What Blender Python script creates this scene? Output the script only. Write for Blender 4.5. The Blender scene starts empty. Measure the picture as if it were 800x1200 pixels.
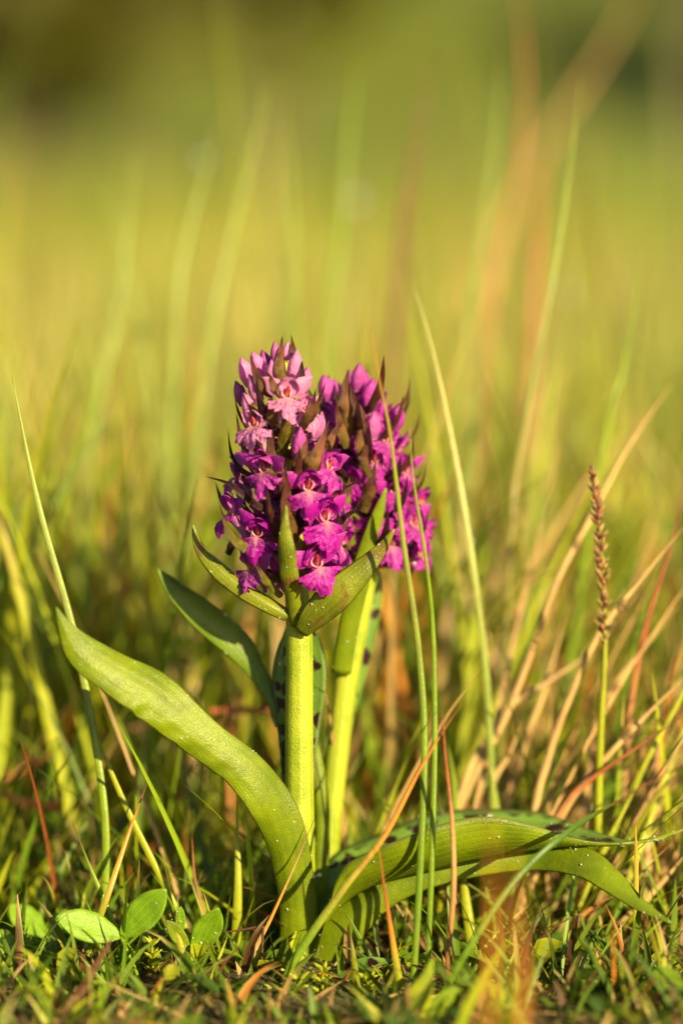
import bpy, math, random
import numpy as np
from mathutils import Vector
random.seed(7); RNG = np.random.default_rng(11)
S = bpy.context.scene
COL = S.collection
# ------------------------------------------------------------------ camera
CAM = np.array([0.0, -0.833, 0.215]); PITCH = math.radians(5.5)
cd = bpy.data.cameras.new('camera'); cam = bpy.data.objects.new('camera', cd); COL.objects.link(cam)
cam.location = CAM; cam.rotation_euler = (math.pi / 2 - PITCH, 0, 0)
cd.sensor_fit = 'VERTICAL'; cd.sensor_height = 36; cd.lens = 100
cd.clip_start = 0.02; cd.clip_end = 2000
cd.dof.use_dof = True; cd.dof.focus_distance = 0.831; cd.dof.aperture_fstop = 2.9
S.camera = cam
# ------------------------------------------------------------------ light
SUN_AZ, SUN_EL = math.radians(38), math.radians(22)          # azimuth measured from behind the camera towards its right
TO_SUN = Vector((math.sin(SUN_AZ) * math.cos(SUN_EL), -math.cos(SUN_AZ) * math.cos(SUN_EL), math.sin(SUN_EL)))
w = bpy.data.worlds.new('World'); S.world = w; w.use_nodes = True
wn = w.node_tree.nodes; bg = wn['Background']
sky = wn.new('ShaderNodeTexSky'); sky.sky_type = 'NISHITA'; sky.sun_disc = False
sky.sun_elevation = SUN_EL; sky.sun_rotation = math.atan2(TO_SUN.x, TO_SUN.y)
sky.dust_density = 1.5
w.node_tree.links.new(sky.outputs[0], bg.inputs[0]); bg.inputs[1].default_value = 0.05
sd = bpy.data.lights.new('sun', 'SUN'); sd.energy = 5.0; sd.angle = math.radians(0.5); sd.color = (1.0, 0.79, 0.38)
so = bpy.data.objects.new('sun', sd); COL.objects.link(so); so.rotation_euler = TO_SUN.to_track_quat('Z', 'Y').to_euler()
so.location = (1, -1, 2)
S.view_settings.view_transform = 'Standard'; S.view_settings.look = 'None'
S.view_settings.exposure = 1.2; S.view_settings.gamma = 1
S.cycles.use_denoising = True
S.cycles.max_bounces = 8; S.cycles.transmission_bounces = 6; S.cycles.transparent_max_bounces = 4
S.cycles.sample_clamp_indirect = 6

# ------------------------------------------------------------------ helpers
def P(px, py, Y):
    """point of the place seen at photo pixel (px,py) on the upright plane at distance Y behind the plant"""
    x = (px - 400) / 1200 * .36; u = (600 - py) / 1200 * .36
    d = np.array([x, math.cos(PITCH) + u * math.sin(PITCH), -math.sin(PITCH) + u * math.cos(PITCH)])
    return CAM + d * ((Y - CAM[1]) / d[1])
def PX(Y):                                   # metres per photo pixel at Y
    return .36 / 1200 * (Y - CAM[1])
def sm(a, b, x):
    t = np.clip((np.asarray(x, float) - a) / (b - a), 0, 1); return t * t * (3 - 2 * t)
def terrain(x, y):
    x = np.asarray(x, float); y = np.asarray(y, float)
    far = np.maximum(y - 7, 0); h = 0.047 * far * sm(0, 6, far) + .24 * np.clip(y - 50, 0, 130) * sm(50, 60, y)
    h = h + .35 * sm(9, 30, y) * np.sin(x * .11 + 1) * np.sin(y * .13)
    near = .0025 * (np.sin(x * 31 + 2) * np.sin(y * 27 + 1) + np.sin(x * 73) * np.sin(y * 61) * .5)
    big = .02 * (np.sin(x * 3.1) * np.sin(y * 2.7)) * sm(.5, 2.0, np.abs(y) + np.abs(x) * .4)
    return h + near + big - .001
def spline(pts, n):
    pts = np.asarray(pts, float); k = len(pts)
    if k == 2: pts = np.vstack([pts[0], pts.mean(0), pts[1]]); k = 3
    q = np.vstack([2 * pts[0] - pts[1], pts, 2 * pts[-1] - pts[-2]])
    seg = np.linalg.norm(np.diff(pts[:, :3], axis=0), axis=1); cum = np.r_[0, np.cumsum(seg)]; T = np.linspace(0, cum[-1], n)
    out = []
    for t in T:
        i = min(max(int(np.searchsorted(cum, t, side='right')) - 1, 0), k - 2)
        f = (t - cum[i]) / max(cum[i + 1] - cum[i], 1e-9)
        a, b, c, d = q[i], q[i + 1], q[i + 2], q[i + 3]
        out.append(.5 * ((2 * b) + (c - a) * f + (2 * a - 5 * b + 4 * c - d) * f * f + (3 * b - a - 3 * c + d) * f ** 3))
    return np.array(out), T / cum[-1]
def norm(v):
    return v / np.maximum(np.linalg.norm(v, axis=-1, keepdims=True), 1e-12)
def gridF(r, c, off=0):
    i, j = np.meshgrid(np.arange(r - 1), np.arange(c - 1), indexing='ij'); a = (i * c + j).ravel() + off
    return np.stack([a, a + 1, a + c + 1, a + c], 1)
class Acc:
    def __init__(s): s.V = []; s.F = []; s.U = []; s.C = []; s.n = 0
    def add(s, V, F, U=None, C=None):
        V = np.asarray(V, float); s.V.append(V); s.F.append(np.asarray(F) + s.n)
        s.U.append(np.zeros((len(V), 2)) if U is None else U)
        C = np.ones((len(V), 3)) if C is None else np.asarray(C, float)
        if C.ndim == 1: C = np.repeat(C[None], len(V), 0)
        s.C.append(C); s.n += len(V)
ORI = {}
def make(name, acc, mat, parent=None, origin=None, label=None, cat=None, group=None, kind=None):
    V = np.vstack(acc.V); U = np.vstack(acc.U); C = np.vstack(acc.C)
    o0 = np.array(origin if origin is not None else (ORI[parent.name] if parent else (0, 0, 0)), float)
    me = bpy.data.meshes.new(name)
    polys = [f for f in acc.F]
    nq = sum(len(f) for f in polys)
    loops = np.concatenate([f.ravel() for f in polys]).astype(np.int32)
    sizes = np.concatenate([np.full(len(f), f.shape[1]) for f in polys]).astype(np.int32)
    me.vertices.add(len(V)); me.vertices.foreach_set('co', (V - o0).astype(np.float32).ravel())
    me.loops.add(len(loops)); me.loops.foreach_set('vertex_index', loops)
    me.polygons.add(nq); me.polygons.foreach_set('loop_start', np.r_[0, np.cumsum(sizes)[:-1]].astype(np.int32))
    me.polygons.foreach_set('loop_total', sizes); me.polygons.foreach_set('use_smooth', np.ones(nq, bool))
    me.update(calc_edges=True)
    uv = me.uv_layers.new(name='UVMap'); uv.data.foreach_set('uv', U[loops].astype(np.float32).ravel())
    ca = me.color_attributes.new('col', 'FLOAT_COLOR', 'POINT')
    ca.data.foreach_set('color', np.c_[C, np.ones(len(C))].astype(np.float32).ravel())
    me.validate(); me.materials.append(mat)
    o = bpy.data.objects.new(name, me); COL.objects.link(o); ORI[o.name] = o0
    if parent: o.parent = parent; o.location = o0 - ORI[parent.name]
    else: o.location = o0
    tag(o, label, cat, group, kind); return o
def tag(o, label=None, cat=None, group=None, kind=None):
    if label: o['label'] = label
    if cat: o['category'] = cat
    if group: o['group'] = group
    if kind: o['kind'] = kind
def empty(name, loc, label, cat, group=None):
    o = bpy.data.objects.new(name, None); o.empty_display_size = .01; COL.objects.link(o); o.location = loc
    ORI[o.name] = np.array(loc, float); tag(o, label, cat, group); return o

def tube(acc, pts, rad, n=16, sides=8, flat=1.0, face=(0, -1, 0), cols=None, ribs=0, ribn=6):
    """tapered tube; flat<1 squeezes it along `face`, rad is a list of (t,r) or numbers at the points"""
    C, t = spline(pts, n)
    r = np.interp(t, np.linspace(0, 1, len(rad)), rad)
    T = norm(np.gradient(C, axis=0)); f = np.array(face, float)
    Sd = norm(np.cross(T, f)); N = norm(np.cross(Sd, T))
    a = np.linspace(0, 2 * math.pi, sides + 1)
    rr = r[:, None] * (1 + ribs * np.cos(ribn * a)[None])
    V = C[:, None] + Sd[:, None] * (np.cos(a)[None] * rr)[..., None] + N[:, None] * (np.sin(a)[None] * rr * flat)[..., None]
    U = np.stack(np.meshgrid(np.linspace(0, 1, sides + 1), t)[0:2], -1).reshape(-1, 2)
    c = None
    if cols is not None:
        cols = np.asarray(cols, float)
        c = np.stack([np.interp(t, np.linspace(0, 1, len(cols)), cols[:, k]) for k in range(3)], 1)
        c = np.repeat(c, sides + 1, 0)
    V = V.reshape(-1, 3); off = acc.n
    acc.add(V, gridF(n, sides + 1), U, c)
    for row in (0, n - 1):                    # end caps
        idx = off + row * (sides + 1) + np.arange(sides)
        acc.add(np.zeros((0, 3)), idx[None] - acc.n)
    return C
SURF = []
def leaf(acc, spec, n=34, m=13, cup=0.5, fold=0.0, wave=0.0, wavn=3, cols=None, keep=None, seed=0, lower=0.0, edge=None, crinkle=0.0, pleat=0.005):
    """spec rows: world point(3), half width, wanted normal(3). cup/fold bend the edges away from the normal."""
    spec = np.asarray(spec, float); Q, t = spline(spec, n)
    C = Q[:, :3]; w = np.maximum(Q[:, 3], 1e-5); T = norm(np.gradient(C, axis=0))
    N0 = Q[:, 4:7]; Sd = norm(np.cross(T, N0)); N = norm(np.cross(Sd, T))
    s = np.linspace(-1, 1, m)[None]; a = max(abs(cup), 1e-3); sg = np.sign(cup) if cup else 1
    x = np.sin(a * s) / a; z = -sg * (1 - np.cos(a * s)) / a
    z = z - fold * (np.sqrt(s * s + .02) - .14)
    rr = np.random.default_rng(seed)
    ph = rr.uniform(0, 6.28, 2)
    z = np.repeat(z, n, 0) + wave * s ** 2 * np.where(s > 0, np.sin(t[:, None] * wavn * 6.28 + ph[0]), np.sin(t[:, None] * wavn * 6.8 + ph[1]))
    z = z - lower * np.clip(s, 0, 1) ** 2
    z = z + pleat * np.cos(s * 15.7)
    if crinkle:
        tt = t[:, None]; z = z + crinkle * sm(.1, 1, s) * (np.sin(tt * 95 + s * 4) + .7 * np.sin(tt * 151 + 2 * s)) * sm(.10, .25, tt) * sm(.62, .45, tt) + crinkle * .35 * sm(.2, 1, -s) * np.sin(tt * 60)
    x = np.repeat(x, n, 0)
    V = C[:, None] + Sd[:, None] * (x * w[:, None])[..., None] + N[:, None] * (z * w[:, None])[..., None]
    U = np.stack([np.repeat((s * .5 + .5), n, 0), np.repeat(t[:, None], m, 1)], -1).reshape(-1, 2)
    c = None
    if cols is not None:
        cols = np.asarray(cols, float)
        c = np.stack([np.interp(t, np.linspace(0, 1, len(cols)), cols[:, k]) for k in range(3)], 1)[:, None].repeat(m, 1)
        if edge is not None:
            k = sm(.80, 1.0, np.abs(s))[..., None]; c = c * (1 - k) + np.array(edge) * k
        c = c.reshape(-1, 3)
    acc.add(V.reshape(-1, 3), gridF(n, m), U, c)
    if keep: SURF.append((V, norm(np.repeat(N[:, None], m, 1)), keep))
    return V

# ------------------------------------------------------------------ materials
class NT:
    def __init__(s, name):
        s.m = bpy.data.materials.new(name); s.m.use_nodes = True; s.t = s.m.node_tree; s.t.nodes.clear()
        s.out = s.t.nodes.new('ShaderNodeOutputMaterial')
    def n(s, typ, ins=None, **kw):
        nd = s.t.nodes.new('ShaderNode' + typ)
        for k, v in kw.items(): setattr(nd, k, v)
        for k, v in (ins or {}).items():
            if hasattr(v, 'is_output') or isinstance(v, bpy.types.NodeSocket): s.t.links.new(v, nd.inputs[k])
            else:
                sk = nd.inputs[k]
                sk.default_value = (*v, 1) if isinstance(v, tuple) and len(v) == 3 and sk.type == 'RGBA' else v
        return nd
    def math(s, op, a, b=0.0, clamp=False): return s.n('Math', {0: a, 1: b}, operation=op, use_clamp=clamp).outputs[0]
    def mix(s, f, a, b, mode='MIX'): return s.n('Mix', {0: f, 6: a, 7: b}, data_type='RGBA', blend_type=mode).outputs[2]
    def ramp(s, f, lo, hi): return s.n('MapRange', {0: f, 1: lo, 2: hi, 3: 0.0, 4: 1.0}, interpolation_type='SMOOTHSTEP').outputs[0]
    def link(s, a, b): s.t.links.new(a, b)
    def finish(s, col, rough=.45, bump=None, bs=.3, bd=.0003, trans=.25, tcol=None, coat=0.0, spec=.5):
        pr = s.n('BsdfPrincipled', {'Base Color': col, 'Roughness': rough, 'Specular IOR Level': spec, 'Coat Weight': coat, 'Coat Roughness': .18})
        nrm = None
        if bump is not None:
            nrm = s.n('Bump', {'Height': bump, 'Strength': bs, 'Distance': bd}).outputs[0]; s.link(nrm, pr.inputs['Normal'])
        o = pr.outputs[0]
        if trans > 0:
            tr = s.n('BsdfTranslucent', {'Color': tcol if tcol is not None else col})
            if nrm is not None: s.link(nrm, tr.inputs['Normal'])
            o = s.n('MixShader', {0: trans, 1: o, 2: tr.outputs[0]}).outputs[0]
        s.link(o, s.out.inputs[0]); return s.m
def noise(s, sc, det=3, vec=None, rough=.55):
    return s.n('TexNoise', {'Scale': sc, 'Detail': det, 'Roughness': rough, **({'Vector': vec} if vec else {})}).outputs[0]
def m_leaf(name, base, dark, spots=0, edge=(.05, .02, .03), edgek=.6, veins=9, trans=.22, rough=.38, stain=0.0, bs=.42):
    s = NT(name); tc = s.n('TexCoord'); ob = tc.outputs['Object']; uv = s.n('SeparateXYZ', {0: tc.outputs['UV']})
    u = uv.outputs[0]; v = uv.outputs[1]
    wob = s.math('MULTIPLY', noise(s, 60, 2, ob), .6)
    vein = s.math('SINE', s.math('ADD', s.math('MULTIPLY', u, veins * 6.28), wob)); veinN = s.ramp(vein, .55, 1.0)
    n1 = noise(s, 90, 4, ob); n2 = noise(s, 700, 3, ob)
    c = s.mix(s.ramp(n1, .35, .7), base, dark)
    c = s.mix(s.math('MULTIPLY', veinN, .30), c, tuple(min(1, x * 1.35 + .01) for x in base))
    c = s.mix(s.math('MULTIPLY', s.ramp(n2, .55, .75), .25), c, tuple(x * .6 for x in dark))
    if stain: c = s.mix(s.math('MULTIPLY', s.ramp(noise(s, 140, 4, ob), .5, .68), stain), c, (.13, .05, .02))
    e = s.math('ABSOLUTE', s.math('MULTIPLY', s.math('SUBTRACT', u, .5), 2.0))
    c = s.mix(s.math('MULTIPLY', s.ramp(e, .9, 1.0), edgek), c, edge)
    bump = s.math('ADD', s.math('MULTIPLY', vein, -.12), s.math('MULTIPLY', noise(s, 2200, 3, ob), 1.5))
    bump = s.math('ADD', bump, s.math('MULTIPLY', noise(s, 140, 3, ob), 2.5))
    cells = s.n('TexVoronoi', {'Vector': ob, 'Scale': 1900.0}).outputs['Distance']
    bump = s.math('ADD', bump, s.math('MULTIPLY', cells, -1.0))
    if spots:
        dv = s.n('VectorMath', {0: ob, 1: s.n('VectorMath', {0: s.n('TexNoise', {'Vector': ob, 'Scale': 200.0}).outputs[1], 'Scale': .004}, operation='SCALE').outputs[0]}, operation='ADD').outputs[0]
        vo = s.n('TexVoronoi', {'Vector': dv, 'Scale': float(spots), 'Randomness': .9})
        siz = s.math('MULTIPLY', s.n('SeparateXYZ', {0: vo.outputs['Color']}).outputs[0], .26)
        k = s.math('SUBTRACT', s.math('ADD', siz, .35), vo.outputs['Distance'])
        k = s.math('MULTIPLY', s.ramp(k, 0.0, .05), s.ramp(e, .98, .85))
        c = s.mix(k, c, (.020, .004, .010))
    return s.finish(c, rough, bump, bs, .00022, trans, coat=.0, spec=.40)
def m_col(name, rough=.45, trans=.25, bump=.3, sc=1200, var=.35, coat=0.0, spec=.5):
    s = NT(name); ob = s.n('TexCoord').outputs['Object']; a = s.n('Attribute', attribute_name='col').outputs[0]
    n1 = noise(s, sc * .15, 4, ob); n2 = noise(s, sc, 3, ob)
    c = s.mix(s.math('MULTIPLY', s.ramp(n1, .4, .7), var), a, s.mix(1.0, a, (.45, .42, .5), 'MULTIPLY'))
    return s.finish(c, rough, n2, bump, .0004, trans, coat=coat, spec=spec)
G1 = (.29, .37, .022); G2 = (.20, .29, .014)
M_STEM = m_leaf('orchid_stem_skin', (.34, .40, .025), (.20, .28, .010), veins=10, edgek=0, trans=.10, rough=.42, bs=.6)
M_LEAF = m_leaf('orchid_leaf_skin', (.15, .24, .015), (.09, .16, .01), veins=8, trans=.25)
M_LEAFB = m_leaf('orchid_leaf_pale_underside', (.185, .255, .004), (.10, .155, .003), veins=17, trans=.25, edgek=.45, stain=.10)
M_SPOT = m_leaf('spotted_leaf_skin', (.13, .24, .03), (.09, .18, .03), spots=175, veins=8, trans=.15)
M_BLEAF = m_leaf('leafy_bract_skin', (.19, .225, .010), (.11, .14, .008), veins=6, edge=(.03, .008, .015), edgek=.95, stain=.75)
s_ = NT('bract_skin'); tc_ = s_.n('TexCoord'); ob_ = tc_.outputs['Object']; u_ = s_.n('SeparateXYZ', {0: tc_.outputs['UV']}).outputs[0]
vn_ = s_.math('SINE', s_.math('ADD', s_.math('MULTIPLY', u_, 62), s_.math('MULTIPLY', noise(s_, 120, 2, ob_), 3))); at_ = s_.n('Attribute', attribute_name='col').outputs[0]
c_ = s_.mix(s_.ramp(noise(s_, 260, 4, ob_), .38, .66), at_, s_.mix(1.0, at_, (.32, .25, .3), 'MULTIPLY')); c_ = s_.mix(s_.math('MULTIPLY', s_.ramp(vn_, .2, 1), .22), c_, s_.mix(1.0, at_, (1.5, 1.25, 1.0), 'MULTIPLY'))
M_BRACT = s_.finish(c_, .46, s_.math('ADD', s_.math('MULTIPLY', vn_, .5), s_.math('MULTIPLY', noise(s_, 900, 3, ob_), 1.6)), .8, .0003, .3, spec=.4)
M_PETAL = m_col('petal_skin', .38, .45, .9, 1100, .35, coat=.0, spec=.35)
M_GRASS = m_col('grass_blade_skin', .42, .25, .4, 900, .3)
M_DRY = m_col('dry_straw_skin', .6, .08, .6, 900, .45)
M_MASS = m_col('meadow_grass_skin', .5, .32, 0, 60, .25)
M_HERB = m_leaf('clover_leaf_skin', (.20, .36, .015), (.13, .26, .010), veins=5, edgek=.0, trans=.3, rough=.4)
s_ = NT('dew_water'); gl = s_.n('BsdfPrincipled', {'Base Color': (1, 1, 1), 'Roughness': .03, 'Transmission Weight': .75, 'IOR': 1.45, 'Specular IOR Level': 1.0, 'Metallic': .15})
s_.link(gl.outputs[0], s_.out.inputs[0]); M_DEW = s_.m
s_ = NT('meadow_soil'); pos = s_.n('NewGeometry').outputs[0]; yy = s_.n('SeparateXYZ', {0: pos}).outputs[1]
soil = s_.mix(s_.ramp(noise(s_, 45, 5, pos), .35, .65), (.045, .028, .012), (.12, .075, .035))
soil = s_.mix(s_.math('MULTIPLY', s_.ramp(noise(s_, 16, 4, pos), .45, .6), .7), soil, (.05, .075, .012))
turf = s_.mix(s_.ramp(noise(s_, .5, 5, pos), .35, .65), (.155, .21, .003), (.105, .155, .002))
turf = s_.mix(s_.math('MULTIPLY', s_.ramp(noise(s_, 3, 4, pos), .4, .7), .4), turf, (.28, .27, .03))
turf = s_.mix(s_.ramp(yy, 22, 44), turf, (.125, .17, .002))
turf = s_.mix(s_.ramp(yy, 46, 54), turf, s_.mix(s_.ramp(noise(s_, .25, 5, pos), .4, .6), (.10, .125, .002), (.075, .10, .002)))
gc = s_.mix(s_.ramp(yy, 1.5, 7), soil, turf)
M_SOIL = s_.finish(gc, .9, noise(s_, 160, 5, pos), .6, .004, 0)
s_ = NT('bark'); pos = s_.n('TexCoord').outputs['Object']
M_BARK = s_.finish(s_.mix(s_.ramp(noise(s_, 6, 5, pos), .4, .6), (.06, .045, .03), (.13, .1, .07)), .9, noise(s_, 12, 5, pos), .6, .05, 0)

# palettes (linear base colours)
GRN = [(.13, .23, .008), (.17, .28, .010), (.21, .31, .012)]; YEL = (.34, .38, .012); PALE = (.30, .38, .09)
STRAW = (.52, .36, .14); TAN = (.42, .26, .10); ORA = (.55, .22, .03); RED = (.33, .09, .025); BRN = (.14, .06, .025); DKG = (.07, .15, .02)

# ------------------------------------------------------------------ the setting
ys = np.r_[np.linspace(-8, -1, 8), np.linspace(-.9, 1.2, 106), np.linspace(1.3, 4, 28), np.linspace(4.5, 60, 75), np.linspace(65, 600, 20)]
xs = np.r_[np.linspace(-400, -30, 12), np.linspace(-25, -2, 20), np.linspace(-1.8, -.8, 8), np.linspace(-.75, .75, 76), np.linspace(.8, 1.8, 8), np.linspace(2, 25, 20), np.linspace(30, 400, 12)]
X, Yg = np.meshgrid(xs, ys); a = Acc(); a.add(np.stack([X, Yg, terrain(X, Yg)], -1).reshape(-1, 3), gridF(len(ys), len(xs)))
make('meadow_ground', a, M_SOIL, kind='structure')

def mass(name, n, xr, yr, h, wd, cols, wts, mat, lean=(.05, .5), curve=(0, .9), seg=6, kind='stuff', hmul=None, label=None, ypow=1.0, thin=None, tipdry=.3, clump=0, xo=0.0, azr=None):
    r = np.random.default_rng(abs(hash(name)) % 1000 if False else sum(map(ord, name)))
    y = yr[0] + (yr[1] - yr[0]) * r.random(n) ** ypow
    half = np.maximum(xr, 0) * np.ones(n); x = r.uniform(-1, 1, n) * (xr if np.isscalar(xr) else 1) + xo
    if clump:
        cx = np.round(x / clump) * clump; cy = np.round(y / clump) * clump
        hsh = np.sin(cx * 127.1 + cy * 311.7) * 43758.5; hsh -= np.floor(hsh)
        x = x + (cx + (hsh - .5) * clump - x) * .6; y = y + (cy + (hsh * 7 % 1 - .5) * clump - y) * .6
    H = r.uniform(*h, n)
    if hmul is not None: H = H * hmul(x, y)
    keep = H > .004; x, y, H = x[keep], y[keep], H[keep]; n = len(x)
    az = r.uniform(0, 6.283, n) if azr is None else r.normal(azr[0], azr[1], n); th0 = r.uniform(*lean, n); th1 = r.uniform(*curve, n)
    W = r.uniform(*wd, n); t = np.linspace(0, 1, seg + 1); th = th0[:, None] + th1[:, None] * t[None] ** 1.5
    dz = np.cos(th) * H[:, None] / seg; dr = np.sin(th) * H[:, None] / seg
    z = np.concatenate([np.zeros((n, 1)), np.cumsum(dz[:, :-1], 1)], 1); rr = np.concatenate([np.zeros((n, 1)), np.cumsum(dr[:, :-1], 1)], 1)
    zb = terrain(x, y) - .004
    C = np.stack([x[:, None] + rr * np.cos(az)[:, None], y[:, None] + rr * np.sin(az)[:, None], zb[:, None] + z], -1)
    fa = r.uniform(0, 6.283, n); Sd = np.stack([np.cos(fa), np.sin(fa), 0 * fa], -1)
    wt = W[:, None] * np.interp(t, [0, .3, .75, 1], [.7, 1, .6, .05])[None]
    Nn = np.stack([-np.sin(fa), np.cos(fa), 0 * fa], -1)
    V = np.stack([C - Sd[:, None] * wt[..., None] / 2, C + Nn[:, None] * wt[..., None] * .22, C + Sd[:, None] * wt[..., None] / 2], 2)
    base = (np.arange(n) * (seg + 1) * 3)[:, None, None]; i = np.arange(seg)[None, :, None] * 3; j = np.arange(2)[None, None, :]
    q = (base + i + j).ravel(); F = np.stack([q, q + 1, q + 4, q + 3], 1)
    cols = np.array(cols); wv = np.array(wts if not callable(wts) else wts(x, y), float)
    if wv.ndim == 1: ci = r.choice(len(cols), n, p=wv / wv.sum())
    else:
        cw = np.cumsum(wv / wv.sum(1, keepdims=True), 1); ci = (r.random(n)[:, None] > cw).sum(1)
    c = cols[ci] * r.uniform(.75, 1.25, (n, 1)); td = (r.random(n) < tipdry)[:, None, None] * sm(.6, 1, t)[None, :, None]
    cc = c[:, None] * (1 - td) + np.array(STRAW) * td
    cc = cc[:, :, None].repeat(3, 2).reshape(-1, 3)
    A = Acc(); A.add(V.reshape(-1, 3), F, None, np.clip(cc, 0, .9)); return make(name, A, mat, kind=kind, label=label)
MC = [GRN[0], GRN[2], YEL, STRAW, ORA, BRN, PALE]; MF = [(.17, .26, .008), (.25, .33, .010), (.38, .42, .018), (.64, .56, .24), (.55, .30, .08), BRN, (.40, .45, .14)]
def clear(x, y):            # low turf right around and in front of the orchids, tall behind
    back = sm(.02, .14, y); d = np.hypot(x + .01, y); return (.10 + .90 * back) * np.where(d < .03, .3, 1)
mass('near_grass', 5200, .55, (.10, .45), (.07, .19), (.0018, .0045), MC, (2.5, 3, 5, 1.4, .7, .5, 1.2), M_MASS, hmul=clear, clump=.035)
mass('turf_tufts', 3300, .24, (-.075, .11), (.014, .050), (.0012, .0034), [(.09, .17, .012), GRN[0], YEL, TAN, ORA, BRN, (.14, .22, .02)], (5, 4, 3, 1.8, .7, 1.6, 3), M_MASS, lean=(.1, 1.0), curve=(0, 1.3), seg=6, clump=.016, hmul=lambda x, y: (.60 + .40 * sm(-.06, .03, y)) * (1 - .38 * np.exp(-((x + .008) / .028) ** 2) * sm(.03, 0, y)) * (1 + .15 * sm(.02, .06, x)) * np.where(np.hypot(x + .01, y) < .010, 0, 1))
mass('undergrowth_grass', 1100, .26, (.018, .14), (.03, .10), (.0014, .0034), MC, (3, 3, 6, 1.6, .9, .8, .8), M_MASS, clump=.02, hmul=lambda x, y: .45 + .55 * sm(.02, .08, x + y * .3))
mass('upright_meadow_grass', 300, .17, (.07, .34), (.12, .215), (.0026, .005), [YEL, GRN[2], GRN[1], STRAW, ORA, (.30, .36, .02)], (4, 4, 3, .8, .9, 3), M_MASS, lean=(.0, .28), curve=(0, .45), xo=-.10)
mass('crossing_grass', 260, .10, (.012, .10), (.035, .105), (.0011, .0026), [GRN[0], GRN[2], YEL, TAN, RED, (.09, .16, .01)], (4, 4, 4, 1.4, .8, 2), M_MASS, lean=(.1, .8), curve=(0, .6), xo=-.09)
mass('dry_grass_tangle', 190, .080, (.006, .15), (.08, .18), (.0012, .0026), [(.45, .27, .09), TAN, ORA, BRN, (.45, .28, .12), YEL, GRN[1]], (4, 4, 1.6, 1, 2, 1.5, 2), M_DRY, lean=(.25, .95), curve=(0, .5), xo=.105, azr=(.2, .45))
mass('moss_carpet', 15000, .17, (-.11, .05), (.003, .0085), (.0007, .0016), [(.10, .13, .01), (.16, .20, .012), (.10, .06, .025), TAN, (.06, .10, .01)], (3, 3, 2, 1.2, 3), M_MASS, lean=(.1, 1.3), seg=3, hmul=lambda x, y: np.where(np.hypot(x + .01, y) < .006, 0, 1))
mass('straw_litter', 900, .17, (-.10, .06), (.012, .035), (.0008, .0022), [STRAW, TAN, BRN, (.25, .17, .09), ORA], (3, 3, 2, 2, .5), M_DRY, lean=(1.25, 1.5), curve=(0, .2), seg=4)
mass('low_turf', 7000, .5, (-.55, .12), (.008, .024), (.0012, .0026), MC, (4, 3, 2, 1.0, .3, .8, .5), M_MASS, lean=(.2, 1.0), seg=4, hmul=lambda x, y: np.where(np.hypot(x + .01, y) < .014, 0, 1.0))
mass('dry_thatch', 7500, .5, (-.4, .45), (.03, .08), (.0012, .0028), [STRAW, TAN, BRN, ORA], (3, 3, 2, .7), M_DRY, lean=(1.15, 1.5), curve=(0, .35), seg=4, hmul=lambda x, y: np.where(np.hypot(x + .01, y) < .04, .35, 1) * (.55 + .45 * sm(-.02, .08, y)))
mass('meadow_grass', 32000, 1.7, (.40, 3.2), (.10, .23), (.002, .0042), MF, lambda x, y: np.stack([2 + 0 * y, 2.4 + 0 * y, 3.6 + 0 * y, 1.6 + 3.4 * sm(.5, 1.6, y), .5 + .3 * sm(.0, .6, x), .4 + 0 * y, 1.5 + 0 * y], 1), M_MASS, ypow=1.4, clump=.06)
mass('far_meadow_grass', 24000, 5.5, (3.0, 13), (.12, .24), (.005, .011), MF, lambda x, y: np.stack([1.6 + 2 * sm(4, 9, y), 2 + 2 * sm(4, 9, y), 3 + 2 * sm(4, 9, y), 6 * sm(9, 3.5, y) + .3, .9 + 0 * y, .3 + 0 * y, 1.5 * sm(10, 4, y)], 1), M_MASS, ypow=1.2, seg=4, clump=.15)
mass('side_grass', 5000, 1.6, (-1.8, .4), (.03, .07), (.002, .004), MC, (3, 3, 3, 1.4, .6, .5, 1), M_MASS, hmul=lambda x, y: np.where((np.abs(x) > .2 + .1 * np.abs(y)) | (y < -1.0), 1, 0) * (1 + 1.2 * sm(.3, .8, -x)), clump=.05)
mass('tall_meadow_stalks', 1000, .8, (.32, 2.2), (.20, .35), (.002, .0045), [(.20, .28, .03), STRAW, YEL, RED, TAN, GRN[0]], (4, 1.6, 3, .9, 1.2, 3), M_MASS, lean=(.02, .22), curve=(0, .35))

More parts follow.
